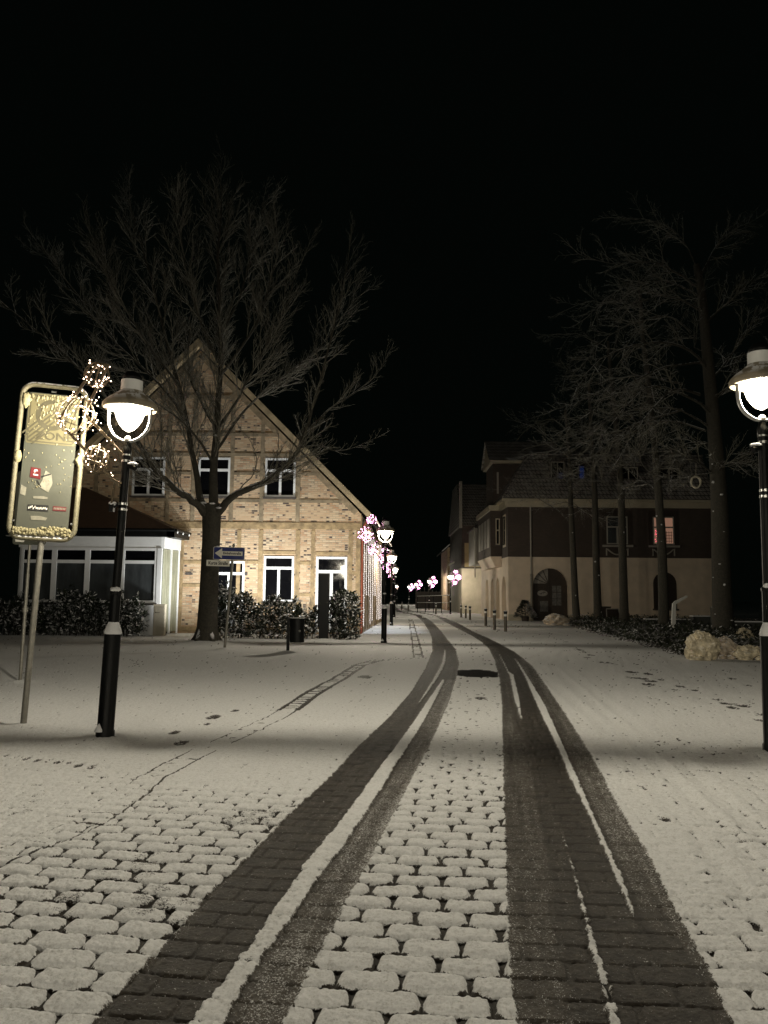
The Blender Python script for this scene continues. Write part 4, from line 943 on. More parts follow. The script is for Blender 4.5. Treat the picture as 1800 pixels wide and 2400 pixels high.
b = MB(); b.box(X0-.07, X0-.062, 55.9, 57.0, 5.25, 7.25); b.build('pane', M['glass'], sw)
# timber clad projection further along
b = MB(); b.box(7.62, 8.5, 66.5, 71.5, 4.3, 7.3)
for k in range(6): x = 7.66+k*.155; b.box(x, x+.06, 66.44, 66.5, 4.35, 7.25)
b.build('slatted_projection', M['frame_dim'], R)
b = MB(); b.hexa([(7.4, 66.2, 7.3), (8.6, 66.2, 7.3), (8.6, 71.8, 7.3), (7.4, 71.8, 7.3)], [(8.3, 66.2, 8.1), (8.6, 66.2, 8.1), (8.6, 71.8, 8.1), (8.3, 71.8, 8.1)]); b.build('projection_roof', M['tile_dark'], R)
b = MB(); b.tube([(7.5, 66.15, 7.35), (7.58, 66.3, 6.9), (7.58, 66.3, 3.2)], .05, 8); b.build('downpipe', M['frame_dim'], R)
# front windows
for x0, lit in ((15.35, False), (18.55, True)):
    x1 = x0+1.45
    b = MB(); b.box(x0-.28, x1+.28, RY-.09, RY-.02, 5.05, 7.62); su = b.build('window_surround', M['wood_dark'], R)
    w = window(su, x0, x1, 5.28, 7.2, RY-.10, fw=.08, transom=.62, mull=True, m=M['frame_dim'], glass=M['lamp_warm_wall'] if lit else M['glass_grey'], sill=False)
    b = MB(); b.box(x0-.32, x1+.32, RY-.28, RY-.09, 5.08, 5.22); b.build('sill', M['frame_dim'], su)
    b = MB(); pts = [(x0+.05+(x1-x0-.1)*k/10, RY-.06, 4.95-.38*math.sin(math.pi*k/10)) for k in range(11)]; b.tube(pts, .055, 6); b.box(x0-.05, x0+.03, RY-.08, RY-.02, 4.5, 5.0); b.box(x1-.03, x1+.05, RY-.08, RY-.02, 4.5, 5.0); b.build('garland', M['frame_dim'], su)
    if lit:
        b = MB(); rng = random.Random(8)
        for k in range(20): b.octa((x0+.12+rng.uniform(0, .26), RY-.13, 5.42+rng.uniform(0, .85)), .022)
        b.build('red_light_string', M['pink_glow'], su)
        b = MB()
        for k in range(4): b.box(x0+.80, x1-.12, RY-.122, RY-.116, 5.5+k*.2, 5.53+k*.2)
        for k in range(3): b.box(x0+.92+k*.16, x0+.95+k*.16, RY-.1205, RY-.1165, 5.4, 6.2)
        b.build('window_ornament', M['wood_dark'], su)
b = MB(); arch_wall(b, (18.35, RY-.05, 1.55), (1, 0, 0), 1.9, 0, 2.2, [(.2, 1.7, .75)], (0, .03, 0)); 
b = MB(); q = [(18.5, RY-.012, .9), (20.1, RY-.012, .9)]+[(19.3+.8*math.cos(math.pi*k/12), RY-.012, 2.6+.8*math.sin(math.pi*k/12)) for k in range(13)]; b.prism(q, (0, .008, 0)); b.build('blind_arch', M['wood_dark'], R)  # flat sheet, the niche's shadow is put into its dark colour
b = MB(); b.box(18.42, 20.18, RY-.12, RY-.01, .78, .90); b.build('arch_sill', M['sill'], R)
b = MB(); b.tube([(10.12, RY-.16, 7.8), (10.12, RY-.12, 7.5), (10.12, RY-.10, .05)], .06, 10); b.build('downpipe', M['frame_dim'], R)
b = MB(); b.tube([(10.12, RY-.11, .6), (10.12, RY-.11, 3.2)], .075, 12); b.build('pipe_guard', M['galv'], R)
# arched shop door: frame, fan light, panes, oval sign
ax0 = X0+1.68; axc = ax0+1.22
b = MB(); b.box(ax0-.05, ax0+2.5, RY+.40, RY+.44, -.1, 3.7); ad = b.build('arched_door', M['wood_dark'], R)
b = MB(); b.box(axc-.10, axc-.0, RY+.34, RY+.40, 0, 3.6); b.box(ax0+.02, axc, RY+.35, RY+.40, 2.42, 2.52)
for k in range(1, 4):
    a = math.pi/2+k*math.pi/8; b.beam((axc-.05, RY+.355, 2.5), (axc-.05+1.15*math.cos(a), RY+.355, 2.5+1.15*math.sin(a)), .045, .03)
b.build('door_frame', M['wood_dark'], ad)
q = [(axc-.10, RY+.392, 2.55)]+[(axc-.10+1.02*math.cos(a), RY+.392, 2.55+1.02*math.sin(a)) for a in [math.pi/2+k*math.pi/20 for k in range(11)]]
M['fan'] = pbr('frosted_fan_light', (.30, .28, .25), .3, .2, 3)
M['lace'] = pbr('lace_curtain', (.14, .135, .125), .5, .5, 9)
b = MB(); b.prism(q, (0, .004, 0)); b.build('fan_light', M['fan'], ad)
q = [(ax0+.72+.36*math.cos(a*math.pi/14), RY+.36, 1.88+.2*math.sin(a*math.pi/14)) for a in range(28)]
b = MB(); b.prism(q, (0, .03, 0)); ov = b.build('oval_sign', M['fan'], ad)
b = MB()   # a small dark emblem strokes on the oval
b.beam((ax0+.50, RY+.355, 1.84), (ax0+.95, RY+.355, 1.96), .03, .003); b.beam((ax0+.62, RY+.355, 1.78), (ax0+.70, RY+.355, 1.95), .025, .003); b.beam((ax0+.8, RY+.355, 1.82), (ax0+.84, RY+.355, 1.97), .025, .003); b.build('emblem', M['wood_dark'], ov)
b = MB(); b.box(axc+.18, axc+.80, RY+.385, RY+.392, 1.05, 2.40); ln = b.build('lace_pane', M['lace'], ad)
b = MB()
for k in range(1, 3): b.box(axc+.18, axc+.80, RY+.375, RY+.384, 1.05+k*.45-.02, 1.05+k*.45+.02)
b.box(axc+.47, axc+.51, RY+.374, RY+.3835, 1.05, 2.40); b.build('glazing_bars', M['wood_dark'], ln)
b = MB(); b.box(ax0+.55, axc-.12, RY+.385, RY+.392, .62, 1.35); b.build('poster', M['lace'], ad)
for i, (y0, y1, _) in enumerate(SA):
    b = MB(); b.box(X0+.36, X0+.40, RY+y0-.1, RY+y1+.1, -.1, 3.2); b.build('recessed_door', M['plaster_pale'], R)
# roof dormers, two with blue light inside
for x0, z0, w_, blue in ((11.7, 9.75, .95, False), (13.05, 9.55, 1.2, True), (16.5, 9.4, 1.3, False), (19.25, 9.35, 1.5, False)):
    y = RY+.55
    b = MB(); b.box(x0-.12, x0+w_+.12, y, RY+3, z0-.7, z0+1.5); d = b.build('dormer', M['tile_dark'], R)
    b = MB(); b.hexa([(x0-.3, y-.2, z0+1.5), (x0+w_+.3, y-.2, z0+1.5), (x0+w_+.3, RY+3.2, z0+1.5), (x0-.3, RY+3.2, z0+1.5)], [(x0-.3, y-.2, z0+1.6), (x0+w_+.3, y-.2, z0+1.6), (x0+w_+.3, RY+3.2, z0+1.95), (x0-.3, RY+3.2, z0+1.95)]); b.build('dormer_roof', M['tile_dark'], d)
    w = window(d, x0, x0+w_, z0, z0+1.35, y-.01, fw=.06, transom=0, mull=True, m=M['frame_dim'] if not blue else M['wood_dark'], sill=False)
    if blue:
        b = MB(); b.box(x0+.68, x0+.98, y-.024, y-.016, z0+.10, z0+1.25); b.build('lit_pane', M['blue_glow'], d)
    elif x0 < 12:
        b = MB(); b.box(x0+.5, x0+.8, y-.024, y-.016, z0+.05, z0+.55); b.build('lit_pane', M['blue_glow'], d)
# ------------------------------------------------------------------ houses beyond
g = thing('ochre_gable_house', 'plain ochre plastered house wall with dark roof beyond the arcaded building', 'house', (8.6, 78, 0))
b = MB(); b.box(7.62, 12, 78, 92, -.1, 4.42); b.build('ground_floor_wall', M['plaster_pale'], g)
b = MB(); b.box(7.9, 12, 78.04, 92, 4.42, 6.85); b.build('middle_wall', M['plaster_yellow'], g)
b = MB(); b.box(7.66, 12, 78.02, 92, 6.85, 8.55); b.box(7.62, 7.9, 78, 92, 4.42, 6.85); b.build('upper_wall', M['brick_dark'], g)
b = MB(); b.box(7.55, 12, 77.9, 78.0, 4.36, 4.46); b.build('string_course', M['sill'], g)
b = MB(); b.hexa([(7.45, 77.7, 8.55), (13, 77.7, 8.55), (13, 92, 8.55), (7.45, 92, 8.55)], [(7.5, 82, 13.2), (13, 82, 13.2), (13, 87, 13.2), (7.5, 87, 13.2)]); b.build('roof', M['mansard'], g)
b = MB(); b.box(7.36, 7.66, 77.75, 77.95, 8.3, 12.9); b.build('verge', M['frame_dim'], g)
g = thing('narrow_brown_house', 'narrow brown house with a snowy eave behind the far decorated lamp', 'house', (8.6, 94, 0))
b = MB(); b.box(7.5, 11, 94, 104, -.1, 7.4); b.build('wall', M['brick'], g)
b = MB(); b.hexa([(6.9, 93.6, 6.75), (9.6, 93.6, 9.2), (9.6, 104, 9.2), (6.9, 104, 6.75)], [(6.9, 93.6, 6.95), (9.6, 93.6, 9.4), (9.6, 104, 9.4), (6.9, 104, 6.95)]); b.build('roof', M['tile_dark'], g)
b = MB(); b.beam((6.86, 93.5, 6.92), (7.75, 93.5, 7.72), .10, .1); b.build('snow_edge', M['snow'], g)
b = MB(); b.box(7.9, 9.6, 86, 93.9, -.1, 5.2); b.build('side_building', M['plaster_pale'], g)
b = MB(); b.box(7.6, 9.8, 85.8, 94, 5.2, 5.4); b.build('side_roof', M['cornice'], g)
for k in range(5):
    b = MB(); b.box(7.95+k*.32, 8.2+k*.32, 85.93, 85.99, .05, 3.0); b.build('gate_board', M['wood_dark'], g)
g = thing('dark_gate', 'dark slatted gate with posts in the shade at the far bend', 'gate', (6.3, 112, 0))
for k in range(7):
    b = MB(); b.box(4.6+k*.55, 4.68+k*.55, 111.9, 112, 0, 2.7+.25*math.sin(k)); b.build('post', M['wood_dark'], g)
b = MB(); b.box(4.5, 8.2, 112, 112.1, 0, 2.3); b.build('panel', M['wood_dark'], g)
# ------------------------------------------------------------------ bare trees
class Tree:
    def __init__(s, seed): s.ang = (28, 58); s.r = random.Random(seed); s.limb = MB(); s.twig = MB()
    def path(s, pts, r0, r1, kids, klen, up, n=10, lvl=0, droop=0., spread=1., smooth=3):
        """a limb through given points with side branches"""
        P = [Vector(p) for p in pts]
        if len(P) > 2 and smooth:        # Catmull-Rom through the surveyed points
            Q = []
            for i in range(len(P)-1):
                a, b, c, d = P[max(i-1, 0)], P[i], P[i+1], P[min(i+2, len(P)-1)]
                for k in range(smooth):
                    t = k/smooth; Q.append(.5*((2*b)+(c-a)*t+(2*a-5*b+4*c-d)*t*t+(3*b-a-3*c+d)*t**3))
            Q.append(P[-1]); P = Q
        m = len(P); j = .03 if lvl == 0 else .0
        P = [p+Vector((s.r.uniform(-j, j), s.r.uniform(-j, j), s.r.uniform(-j, j))) if 0 < i < m-1 else p for i, p in enumerate(P)]
        R = [r0+(r1-r0)*(i/(m-1))**.62 for i in range(m)]
        (s.limb if lvl < 2 and r0 > .03 else s.twig).tube(P, R, n, cap=False)
        for k in range(kids):
            f = .22+.78*(k+s.r.random())/kids
            i = min(m-2, int(f*(m-1))); t = f*(m-1)-i; p = P[i].lerp(P[i+1], t); d = (P[i+1]-P[i]).normalized()
            s.sprout(p, d, klen*s.r.uniform(.55, 1.15)*(1.15-.55*f), R[i]*.5, lvl+1, up, droop, spread)
        s.sprout(P[-1], (P[-1]-P[-2]).normalized(), klen*.7, r1, lvl+1, up, droop, .25)
    def sprout(s, p, d, L, r, lvl, up, droop, spread=1.):
        R = s.r; o = d.orthogonal().normalized(); o.rotate(Matrix.Rotation(R.uniform(0, 2*math.pi), 3, d))
        a = rad(R.uniform(*s.ang))*spread; dr = (d*math.cos(a)+o*math.sin(a)).normalized()
        seg = max(3, int(L/.32)) if lvl < 3 else 3
        r = min(r, .022 if lvl == 1 else .010 if lvl == 2 else .006); r = max(r, .0042)
        P = [p]; q = p.copy()
        for k in range(seg):
            f = k/seg
            dr = (dr+Vector((R.gauss(0, .08), R.gauss(0, .08), R.gauss(0, .07)+up*(1-droop*f*2.4)/seg*1.6))).normalized()
            q = q+dr*(L/seg); P.append(q.copy())
        s.twig.tube(P, [r*(1-.62*k/seg) for k in range(seg+1)], 5 if lvl == 1 else 3, cap=False)
        if lvl >= s.depth: return
        n = max(2, int(L*(s.den[lvl])))
        for k in range(n):
            f = .15+.85*(k+R.random())/n; i = min(seg-1, int(f*seg)); b = P[i].lerp(P[i+1], f*seg-i)
            s.sprout(b, (P[i+1]-P[i]).normalized(), L*R.uniform(.28, .55)*(1.2-.6*f), r*.6, lvl+1, up, droop)
def pts_at(lst, Y0, dY):
    n = len(lst)-1
    return [at(u, v, Y0+dY*(k/n)) for k, (u, v) in enumerate(lst)]
# the big tree before the half timbered house
TY = 26.1
t = thing('bare_tree', 'large bare tree with forked dark trunk in front of the half timbered house', 'tree', (-5.71, TY, 0), group=None)
T = Tree(12); T.ang = (18, 46); T.depth = 3; T.den = [0, 7.0, 9.0, 3]
tr = MB(); c = [(483, 1512), (486, 1470), (489, 1400), (492, 1330), (495, 1260), (496, 1205), (497, 1180)]
P = pts_at(c, TY, 0); rs = [.46, .34, .305, .295, .29, .31, .30]
tr.tube(P, rs, 18, cap=False)
for a in (20, 95, 170, 240, 310):
    d = Vector((math.cos(rad(a)), math.sin(rad(a)), 0)); q = P[0]; tr.tube([q+Vector((0, 0, .55))+d*.22, q+Vector((0, 0, .2))+d*.36, q+Vector((0, 0, -.05))+d*.62], [.10, .11, .05], 8)
tr.build('trunk', M['bark'], t, smooth=True)
def limb(l, dY, r0, r1, kids, klen, n=10, spread=1., y0=0): T.path(pts_at(l, TY+y0, dY), r0*.92, r1, int(kids*1.45), klen*.92, .22, n, 0, 0., spread)
limb([(490,1215),(472,1190),(440,1165),(410,1144),(361,1095),(329,1044),(290,985),(225,905),(130,810),(20,722)], -2.2, .20, .012, 24, 2.6)
limb([(492,1215),(470,1168),(456,1090),(437,981),(418,900),(385,780),(350,640),(328,560),(308,490)], 1.6, .17, .010, 30, 2.5)
limb([(497,1215),(500,1150),(505,1035),(515,900),(515,750),(512,600),(517,520),(520,455)], .3, .22, .010, 34, 2.5, 12)
limb([(500,1215),(520,1190),(557,1155),(625,1129),(655,1103),(688,1073),(712,1020),(745,920),(775,800),(800,690),(815,610)], -1.2, .18, .010, 26, 1.9)
limb([(506,1010),(560,930),(600,850),(660,740),(700,630)], -1.8, .07, .010, 18, 2.1, 8)
limb([(504,1060),(575,960),(640,900),(720,840),(790,760),(830,690)], 2.2, .07, .01, 18, 2.0, 8)
limb([(440,1000),(400,930),(330,860),(250,780),(180,690),(110,600)], 1.2, .075, .01, 20, 2.3, 8)
limb([(512,850),(470,760),(440,640),(422,540),(415,490)], -2.0, .055, .010, 18, 2.0, 8)
limb([(512,800),(560,700),(590,600),(608,540),(615,480)], 1.8, .055, .010, 18, 2.0, 8)
limb([(695,1050),(740,1047),(800,1056),(850,1042),(885,1025)], -1.0, .035, .008, 10, .7, 6)
limb([(712,1020),(770,960),(830,920),(880,880),(905,840)], .8, .05, .012, 14, 1.2, 6)
limb([(418,900),(340,800),(280,700),(245,630),(222,570)], -1.5, .055, .010, 18, 2.1, 8)
limb([(503,1090),(450,1010),(390,960),(320,915),(270,905)], -1.6, .06, .012, 14, 1.2, 6)
limb([(505,1000),(450,900),(440,820),(455,720)], 2.0, .07, .012, 14, 1.8, 6)
limb([(560,1150),(600,1100),(590,1040),(560,1000)], -.6, .03, .008, 8, .8, 5)
limb([(515,880),(600,760),(640,640),(650,560)], -1.0, .07, .012, 16, 1.9, 6)
cr = T.limb.build('crown', M['bark'], t, smooth=True); T.twig.build('twigs', M['twig'], cr)
b = MB()
for u, v in ((497, 1180), (512, 1190), (478, 1178)): q = at(u, v, TY-.27); b.blob(q, (.10, .08, .035), u, .3, 2, 10, 6)
for u, v in ((505, 1020), (560, 1150), (590, 1136)): q = at(u, v, TY-.25); b.blob(q, (.06, .05, .03), u, .3, 2, 8, 6)
b.build('snow_patch', M['snow'], cr, smooth=True)

# row of lime trees in the planting bed on the right
def side_tree(label, u0, v0, Y, top, r, seed, limbs=(), crown=8, ch=6., spread_=3.):
    p0 = at(u0, v0, Y); t = thing('lime_tree', label, 'tree', (p0.x, Y, .25), group='trees in the planting bed')
    tr = MB(); P = pts_at([(u0, v0)]+top, Y, 0); n = len(P)
    P[0].z = .1
    rs = [r*(1.18 if i == 0 else 1-.75*max(0, i-1)/(n-1)) for i in range(n)]
    tr.tube(P, rs, 14, cap=False); tk = tr.build('trunk', M['bark'], t, smooth=True)
    sp_ = MB(); rg_ = random.Random(seed*3)
    for k in range(13 if r > .3 else 3):
        z = rg_.uniform(.6, 8); a_ = rg_.uniform(-2.9, -.9); i_ = max(j for j in range(n) if P[j].z <= max(z, P[0].z)); i_ = min(i_, n-2); f_ = (z-P[i_].z)/(P[i_+1].z-P[i_].z); q = P[i_].lerp(P[i_+1], f_); rr_ = rs[i_]+(rs[i_+1]-rs[i_])*f_
        sp_.blob((q.x+rr_*math.cos(a_), q.y+rr_*math.sin(a_), z), (rg_.uniform(.012, .085)*(r/.37)**.5, .025, rg_.uniform(.010, .045)), k, .6, 4, 9, 6)
    sp_.build('snow_patches', M['snow'], tk, smooth=True)['kind'] = 'stuff'
    T = Tree(seed); T.ang = (22, 52); T.depth = 3; T.den = [0, 5.5, 7.5, 3]
    for l, dY, r0 in limbs: T.path(pts_at(l, Y, dY), r0, .010, 22, 1.5, .10, 7, 0, .8)
    for k in range(crown):
        f = .40+.60*(k+T.r.random())/crown; f = min(f, .99); i = min(n-2, int(f*(n-1))); q = P[i].lerp(P[i+1], f*(n-1)-i)
        a = math.pi+T.r.gauss(0, 1.1) if T.r.random() < .62 else T.r.uniform(0, 6.28)
        L = ch*T.r.uniform(.55, 1.1)*(1.1-.35*f); h = T.r.uniform(.55, 1.25); dr_ = T.r.uniform(.4, 1.1)
        d = Vector((math.cos(a), math.sin(a)*.8, 0))
        pts = [q+d*(L*t_)+Vector((T.r.gauss(0, .12), T.r.gauss(0, .12), L*(h*t_-dr_*t_*t_)+T.r.gauss(0, .08))) if t_ > 0 else q for t_ in (0, .18, .38, .6, .8, 1.0)]
        T.path(pts, .055*(1.25-f), .008, 11, 1.6, .14, 6, 0, .8)
    cr = T.limb.build('crown', M['bark'], t, smooth=True); T.twig.build('twigs', M['twig'], cr)
    return t, P
def arcs(l): return l
big_limbs = [
 ([(1663,872),(1616,822),(1543,800),(1460,818),(1395,851),(1352,909)], -2, .085),
 ([(1670,974),(1623,934),(1533,905),(1489,930),(1446,977),(1402,1035)], -3, .075),
 ([(1640,925),(1580,912),(1525,966),(1489,1013),(1453,1071)], -4, .07),
 ([(1648,731),(1576,695),(1525,699),(1453,717)], -1.5, .07),
 ([(1637,673),(1576,634),(1518,612),(1431,619),(1355,594)], -1, .07),
 ([(1666,1107),(1627,1078),(1561,1053),(1500,1050)], -2.5, .05),
 ([(1676,1106),(1706,1086),(1771,1090)], -2, .035), ([(1670,1108),(1600,1115),(1560,1112)], -2.5, .03),
 ([(1655,900),(1700,850),(1760,760),(1800,720)], 1, .07), ([(1650,760),(1720,700),(1790,640)], 0, .06), ([(1640,650),(1690,560),(1760,520)], 1, .05),
 ([(1660,940),(1730,900),(1800,920)], -2, .05),
 ([(1620,780),(1560,740),(1480,760),(1410,800),(1370,850)], 2, .05), ([(1600,960),(1500,990),(1400,1030),(1300,1055),(1236,1066)], 4, .05), ([(1600,900),(1480,880),(1380,930),(1300,960)], 5, .05), ([(1655,1010),(1560,985),(1470,1010),(1400,1060),(1350,1100)], 3, .05), ([(1650,850),(1560,860),(1470,900),(1390,960),(1320,1010)], -4, .06), ([(1645,700),(1560,660),(1450,680),(1380,740)], 3, .05), ([(1640,640),(1600,560),(1540,520),(1450,510)], 1, .04), ([(1660,1000),(1590,960),(1480,960),(1380,1010),(1280,1040)], -1, .05)]
side_tree('thickest trunk of the tree row with drooping snowy branches and a hanging wicker ring', 1697, 1500, 31.5, [(1692, 1400), (1687, 1200), (1680, 1080), (1668, 940), (1655, 800), (1645, 690), (1632, 620)], .37, 41, big_limbs, 5, 3, 2.2)
side_tree('second trunk from the thick tree, in front of the blind arch of the brick building', 1556, 1485, 35.5, [(1555, 1400), (1550, 1250), (1543, 1150), (1535, 1050), (1520, 900), (1505, 780), (1500, 680)], .225, 42, [([(1540,1120),(1500,1080),(1500,1040),(1520,1000)], -1, .05)], 8, 5, 2.8)
side_tree('third trunk from the thick tree, between the two upper brick wall windows', 1463, 1466, 41, [(1462, 1400), (1458, 1260), (1456, 1160), (1450, 1060), (1440, 960), (1430, 860), (1425, 800)], .22, 43, [([(1452,1130),(1440,1080),(1400,1040),(1330,1020)], -2, .05)], 8, 5, 2.8)
side_tree('fourth trunk from the thick tree, slightly bent, right of the arched door', 1402, 1460, 46, [(1400, 1400), (1396, 1270), (1394, 1160), (1390, 1080), (1385, 1000), (1380, 900)], .22, 44, [], 8, 5, 2.8)
side_tree('slim leaning trunk directly beside the arched door, last of the tree row', 1352, 1452, 49, [(1348, 1400), (1343, 1290), (1338, 1190), (1336, 1120), (1332, 1040), (1325, 960)], .21, 45, [([(1337,1140),(1310,1120),(1270,1135)], -2, .035), ([(1338,1170),(1370,1200),(1410,1215)], -1, .03)], 7, 4.5, 2.6)
wr = at(1631, 1130, 29.5)
t = thing('wicker_ring', 'pale wicker ring hanging from a branch of the thickest tree', 'wreath', wr)
b = MB(); rr = .175
for k in range(5):
    b.tube([(wr.x+(rr+.025*math.cos(7*a+k))*math.cos(a), wr.y+.03*math.sin(5*a+k), wr.z+(rr*1.2+.025*math.sin(6*a+k*2))*math.sin(a)) for a in [2*math.pi*i/36 for i in range(37)]], .022, 6, cap=False)
b.build('ring', M['straw'], t, smooth=True)
b = MB(); b.tube([(wr.x, wr.y, wr.z+.2), (wr.x+.03, wr.y, wr.z+.7)], .006, 4); b.build('cord', M['straw'], t)

# ------------------------------------------------------------------ hedges
def leaves(mb, rng, n, x0, x1, y0, y1, z0, z1, size=.11, top=None, ell=False):
    cx, cy = (x0+x1)/2, (y0+y1)/2
    k = 0
    while k < n:
        x = rng.uniform(x0, x1); y = rng.uniform(y0, y1); z = z0+(z1-z0)*rng.random()**.85
        if ell:
            q = ((x-cx)/(x1-x0)*2)**2+((y-cy)/(y1-y0)*2)**2+max(0, (z-(z0+z1)*.5)/(z1-z0)*2)**4*.8
            if q > 1 or (q < .45 and rng.random() < .7): continue
        elif top is not None:
            if z > top(x): continue
        k += 1
        a = rng.uniform(0, 2*math.pi); tilt = rng.uniform(-.5, 1.2)
        d = Vector((math.cos(a)*math.cos(tilt), math.sin(a)*math.cos(tilt), math.sin(tilt))); s = d.cross(Vector((0, 0, 1))); s = s.normalized() if s.length > .05 else Vector((1, 0, 0))
        s.rotate(Matrix.Rotation(rng.uniform(-.7, .7), 3, d)); nrm = s.cross(d)
        L = size*rng.uniform(.7, 1.25); w = L*.23; p = Vector((x, y, z))
        mb.add([p, p+d*L*.45+s*w+nrm*w*.3, p+d*L, p+d*L*.45-s*w+nrm*w*.3], [(0, 1, 2), (0, 2, 3)])
def hedge(name, label, cat, x0, x1, y0, y1, h, n, seed, ell=False, gaps=0, group=None):
    rng = random.Random(seed); t = thing(name, label, cat, ((x0+x1)/2, (y0+y1)/2, 0), group=group)
    top = (lambda x: h*(.80+.22*math.sin(x*2.3+seed)*math.sin(x*.9+seed*2)+.10*math.sin(x*7+seed))) if not ell else None
    b = MB(); leaves(b, rng, n, x0, x1, y0, y1, .03, h*1.05, .185, top, ell)
    if not ell:
        for k in range(int((x1-x0)*6)):       # leggy shoots above the cut
            x = rng.uniform(x0, x1); y = rng.uniform(y0, y1); z = top(x)
            leaves(b, rng, 7, x-.06, x+.06, y-.06, y+.06, z-.1, z+rng.uniform(.05, .3), .18)
    b.build('foliage', M['leaf'], t)
    b = MB()
    for k in range(int((x1-x0)*14)+6):
        x = rng.uniform(x0+.1, x1-.1); y = (y0+y1)/2+rng.uniform(-.2, .2); p = Vector((x, y, -.02)); q = p+Vector((rng.uniform(-.25, .25), rng.uniform(-.25, .25), h*rng.uniform(.6, .92)))
        b.tube([p, p.lerp(q, .5)+Vector((.04, 0, 0)), q], [.014, .010, .005], 4, cap=False)
    b.build('stems', M['soil'], t)
hedge('laurel_hedge', 'long dark laurel hedge with snowy leaves under the conservatory windows', 'hedge', -15.2, -8.95, 29.9, 30.7, 1.62, 5200, 3)
hedge('laurel_hedge', 'laurel hedge with snow between its leaves, between tree trunk and black pillar', 'hedge', -6.35, -2.42, 29.0, 29.8, 1.70, 4600, 5)
hedge('laurel_bush', 'rounded laurel bush at the house corner, right of the black pillar', 'bush', -1.95, -.85, 28.75, 29.75, 1.62, 1900, 7, True)

# ------------------------------------------------------------------ planting bed, sacks and small things on the right
FR = [gp(*p) for p in [(1330, 1463), (1349, 1470), (1395, 1484), (1471, 1503), (1543, 1518), (1600, 1537), (1700, 1545), (1860, 1549)]]
def bed_edge(y): return np.interp(y, [q[1] for q in FR[::-1]], [q[0] for q in FR[::-1]])
b = MB(); N = 26; ysb = np.linspace(20.2, 53, N); vs = []; fs = []
for i, y in enumerate(ysb):
    x0 = bed_edge(y)
    for k, (dx, z) in enumerate(((-.15, -.02), (.1, .10), (.7, .24), (2, .30), (6, .32), (16, .30))): vs.append((x0+dx+.15*math.sin(y*3+k), y, z+.04*math.sin(y*2.1+k*2)))
for i in range(N-1):
    for k in range(5): a = i*6+k; fs.append((a, a+1, a+7, a+6))
b.add(vs, fs); bs = b.build('planting_bed', M['soil'], None, smooth=True); tag(bs, 'dark raised planting bed under the row of trunks', 'flower bed', kind='structure')
b = MB(); rng = random.Random(21); n = 0
while n < 9500:
    y = 20.3+32*rng.random()**1.5; e = bed_edge(y); x = e+.02+rng.random()**1.6*(6 if y < 34 else 9)
    hgt = .06+min(1, (x-e)/.8)*.34
    a = rng.uniform(0, 6.28); tl = rng.uniform(-.3, 1.1); d = Vector((math.cos(a)*math.cos(tl), math.sin(a)*math.cos(tl), math.sin(tl))); s = Vector((-math.sin(a), math.cos(a), rng.uniform(-.4, .4)))
    L = rng.uniform(.07, .15)*(1+y*.008); p = Vector((x, y, hgt*rng.uniform(.5, 1.35))); b.add([p, p+d*L*.5+s*L*.3, p+d*L, p+d*L*.5-s*L*.3], [(0, 1, 2), (0, 2, 3)]); n += 1
iv = b.build('ground_cover', M['ivy'], None); tag(iv, 'dark low ground cover dusted with snow under the row of trunks', 'ground cover', kind='stuff')
def sack(label, u, v, w, h, m, seed, tie=True, d=.8, lean=0):
    x, y = gp(u, v); t = thing('rubbish_sack', label, 'rubbish sack', (x, y+.25, 0), group='rubbish sacks at the kerb')
    b = MB(); b.blob((0, .05, h*.40), (w*.5, w*.5*d, h*.55), seed, .16, 1.5, 34, 20, 0.0)
    rng = random.Random(seed); V = []
    pv_ = np.array([tuple(p) for p in b.v]); an = np.arctan2(pv_[:, 1], pv_[:, 0])*1.0; zz = pv_[:, 2]
    rg = lambda p, q, s_: 1-np.abs(2*vn(p, q, s_)-1)
    k = .18*(rg(np.sin(an)*2.1+zz*2, np.cos(an)*2.1+zz*3, seed)-.5)+.18*(rg(np.sin(an)*4.5+zz*5, np.cos(an)*4.5-zz*4, seed+1)-.5)+.11*(rg(np.sin(an)*9+zz*9, np.cos(an)*9+zz*11, seed+2)-.5)
    k = k+np.array([rng.gauss(0, .022) for _ in b.v])
    for q, kk in zip(b.v, k): V.append((q[0]*(1+kk)+lean*q[2]+rng.gauss(0, .008), q[1]*(1+kk), q[2]*(1+.7*kk)+rng.gauss(0, .008) if q[2] > 0 else q[2]))
    b.v = V; bo = b.build('bag', m, t, smooth=False, world=False)
    if tie:
        b = MB(); b.blob((lean*h-w*.12, -.05, h*.90), (w*.17, w*.15, h*.16), seed+3, .4, 3.2, 12, 8); b.build('tied_top', m, bo, world=False)
    for k in range(3):
        b = MB(); a = rng.uniform(-2.6, -.5); b.blob((w*.48*math.cos(a), w*.42*math.sin(a), .04), (w*.16, w*.10, .07), seed+k*5, .3, 2, 12, 8, 0.0); b.build('fold', m, bo, world=False)
    return t
sack('tall cream sack, leftmost and largest of the heap by the kerb', 1655, 1548, .80, .70, M['sack'], 3, True, .8, .05)
sack('mottled brownish pink sack leaning on the tall cream sack', 1712, 1545, .72, .52, M['sack2'], 8, True, .8, -.05)
sack('flat cream sack beside the right lamp post, lowest of the heap', 1768, 1548, .72, .36, M['sack'], 15, False, .7)
sack('rounded yellowish sack at the back of the heap', 1755, 1520, .62, .60, M['sack'], 22, True)
sack('small white sack lying in front of the arched door', 1306, 1466, 1.25, .62, M['sack2'], 31, False, .6)
lx, ly = at(1578, 1486, 34).x, 34
t = thing('info_lectern', 'pale bent metal information lectern standing in the dark bed', 'information board', (lx, ly, .25))
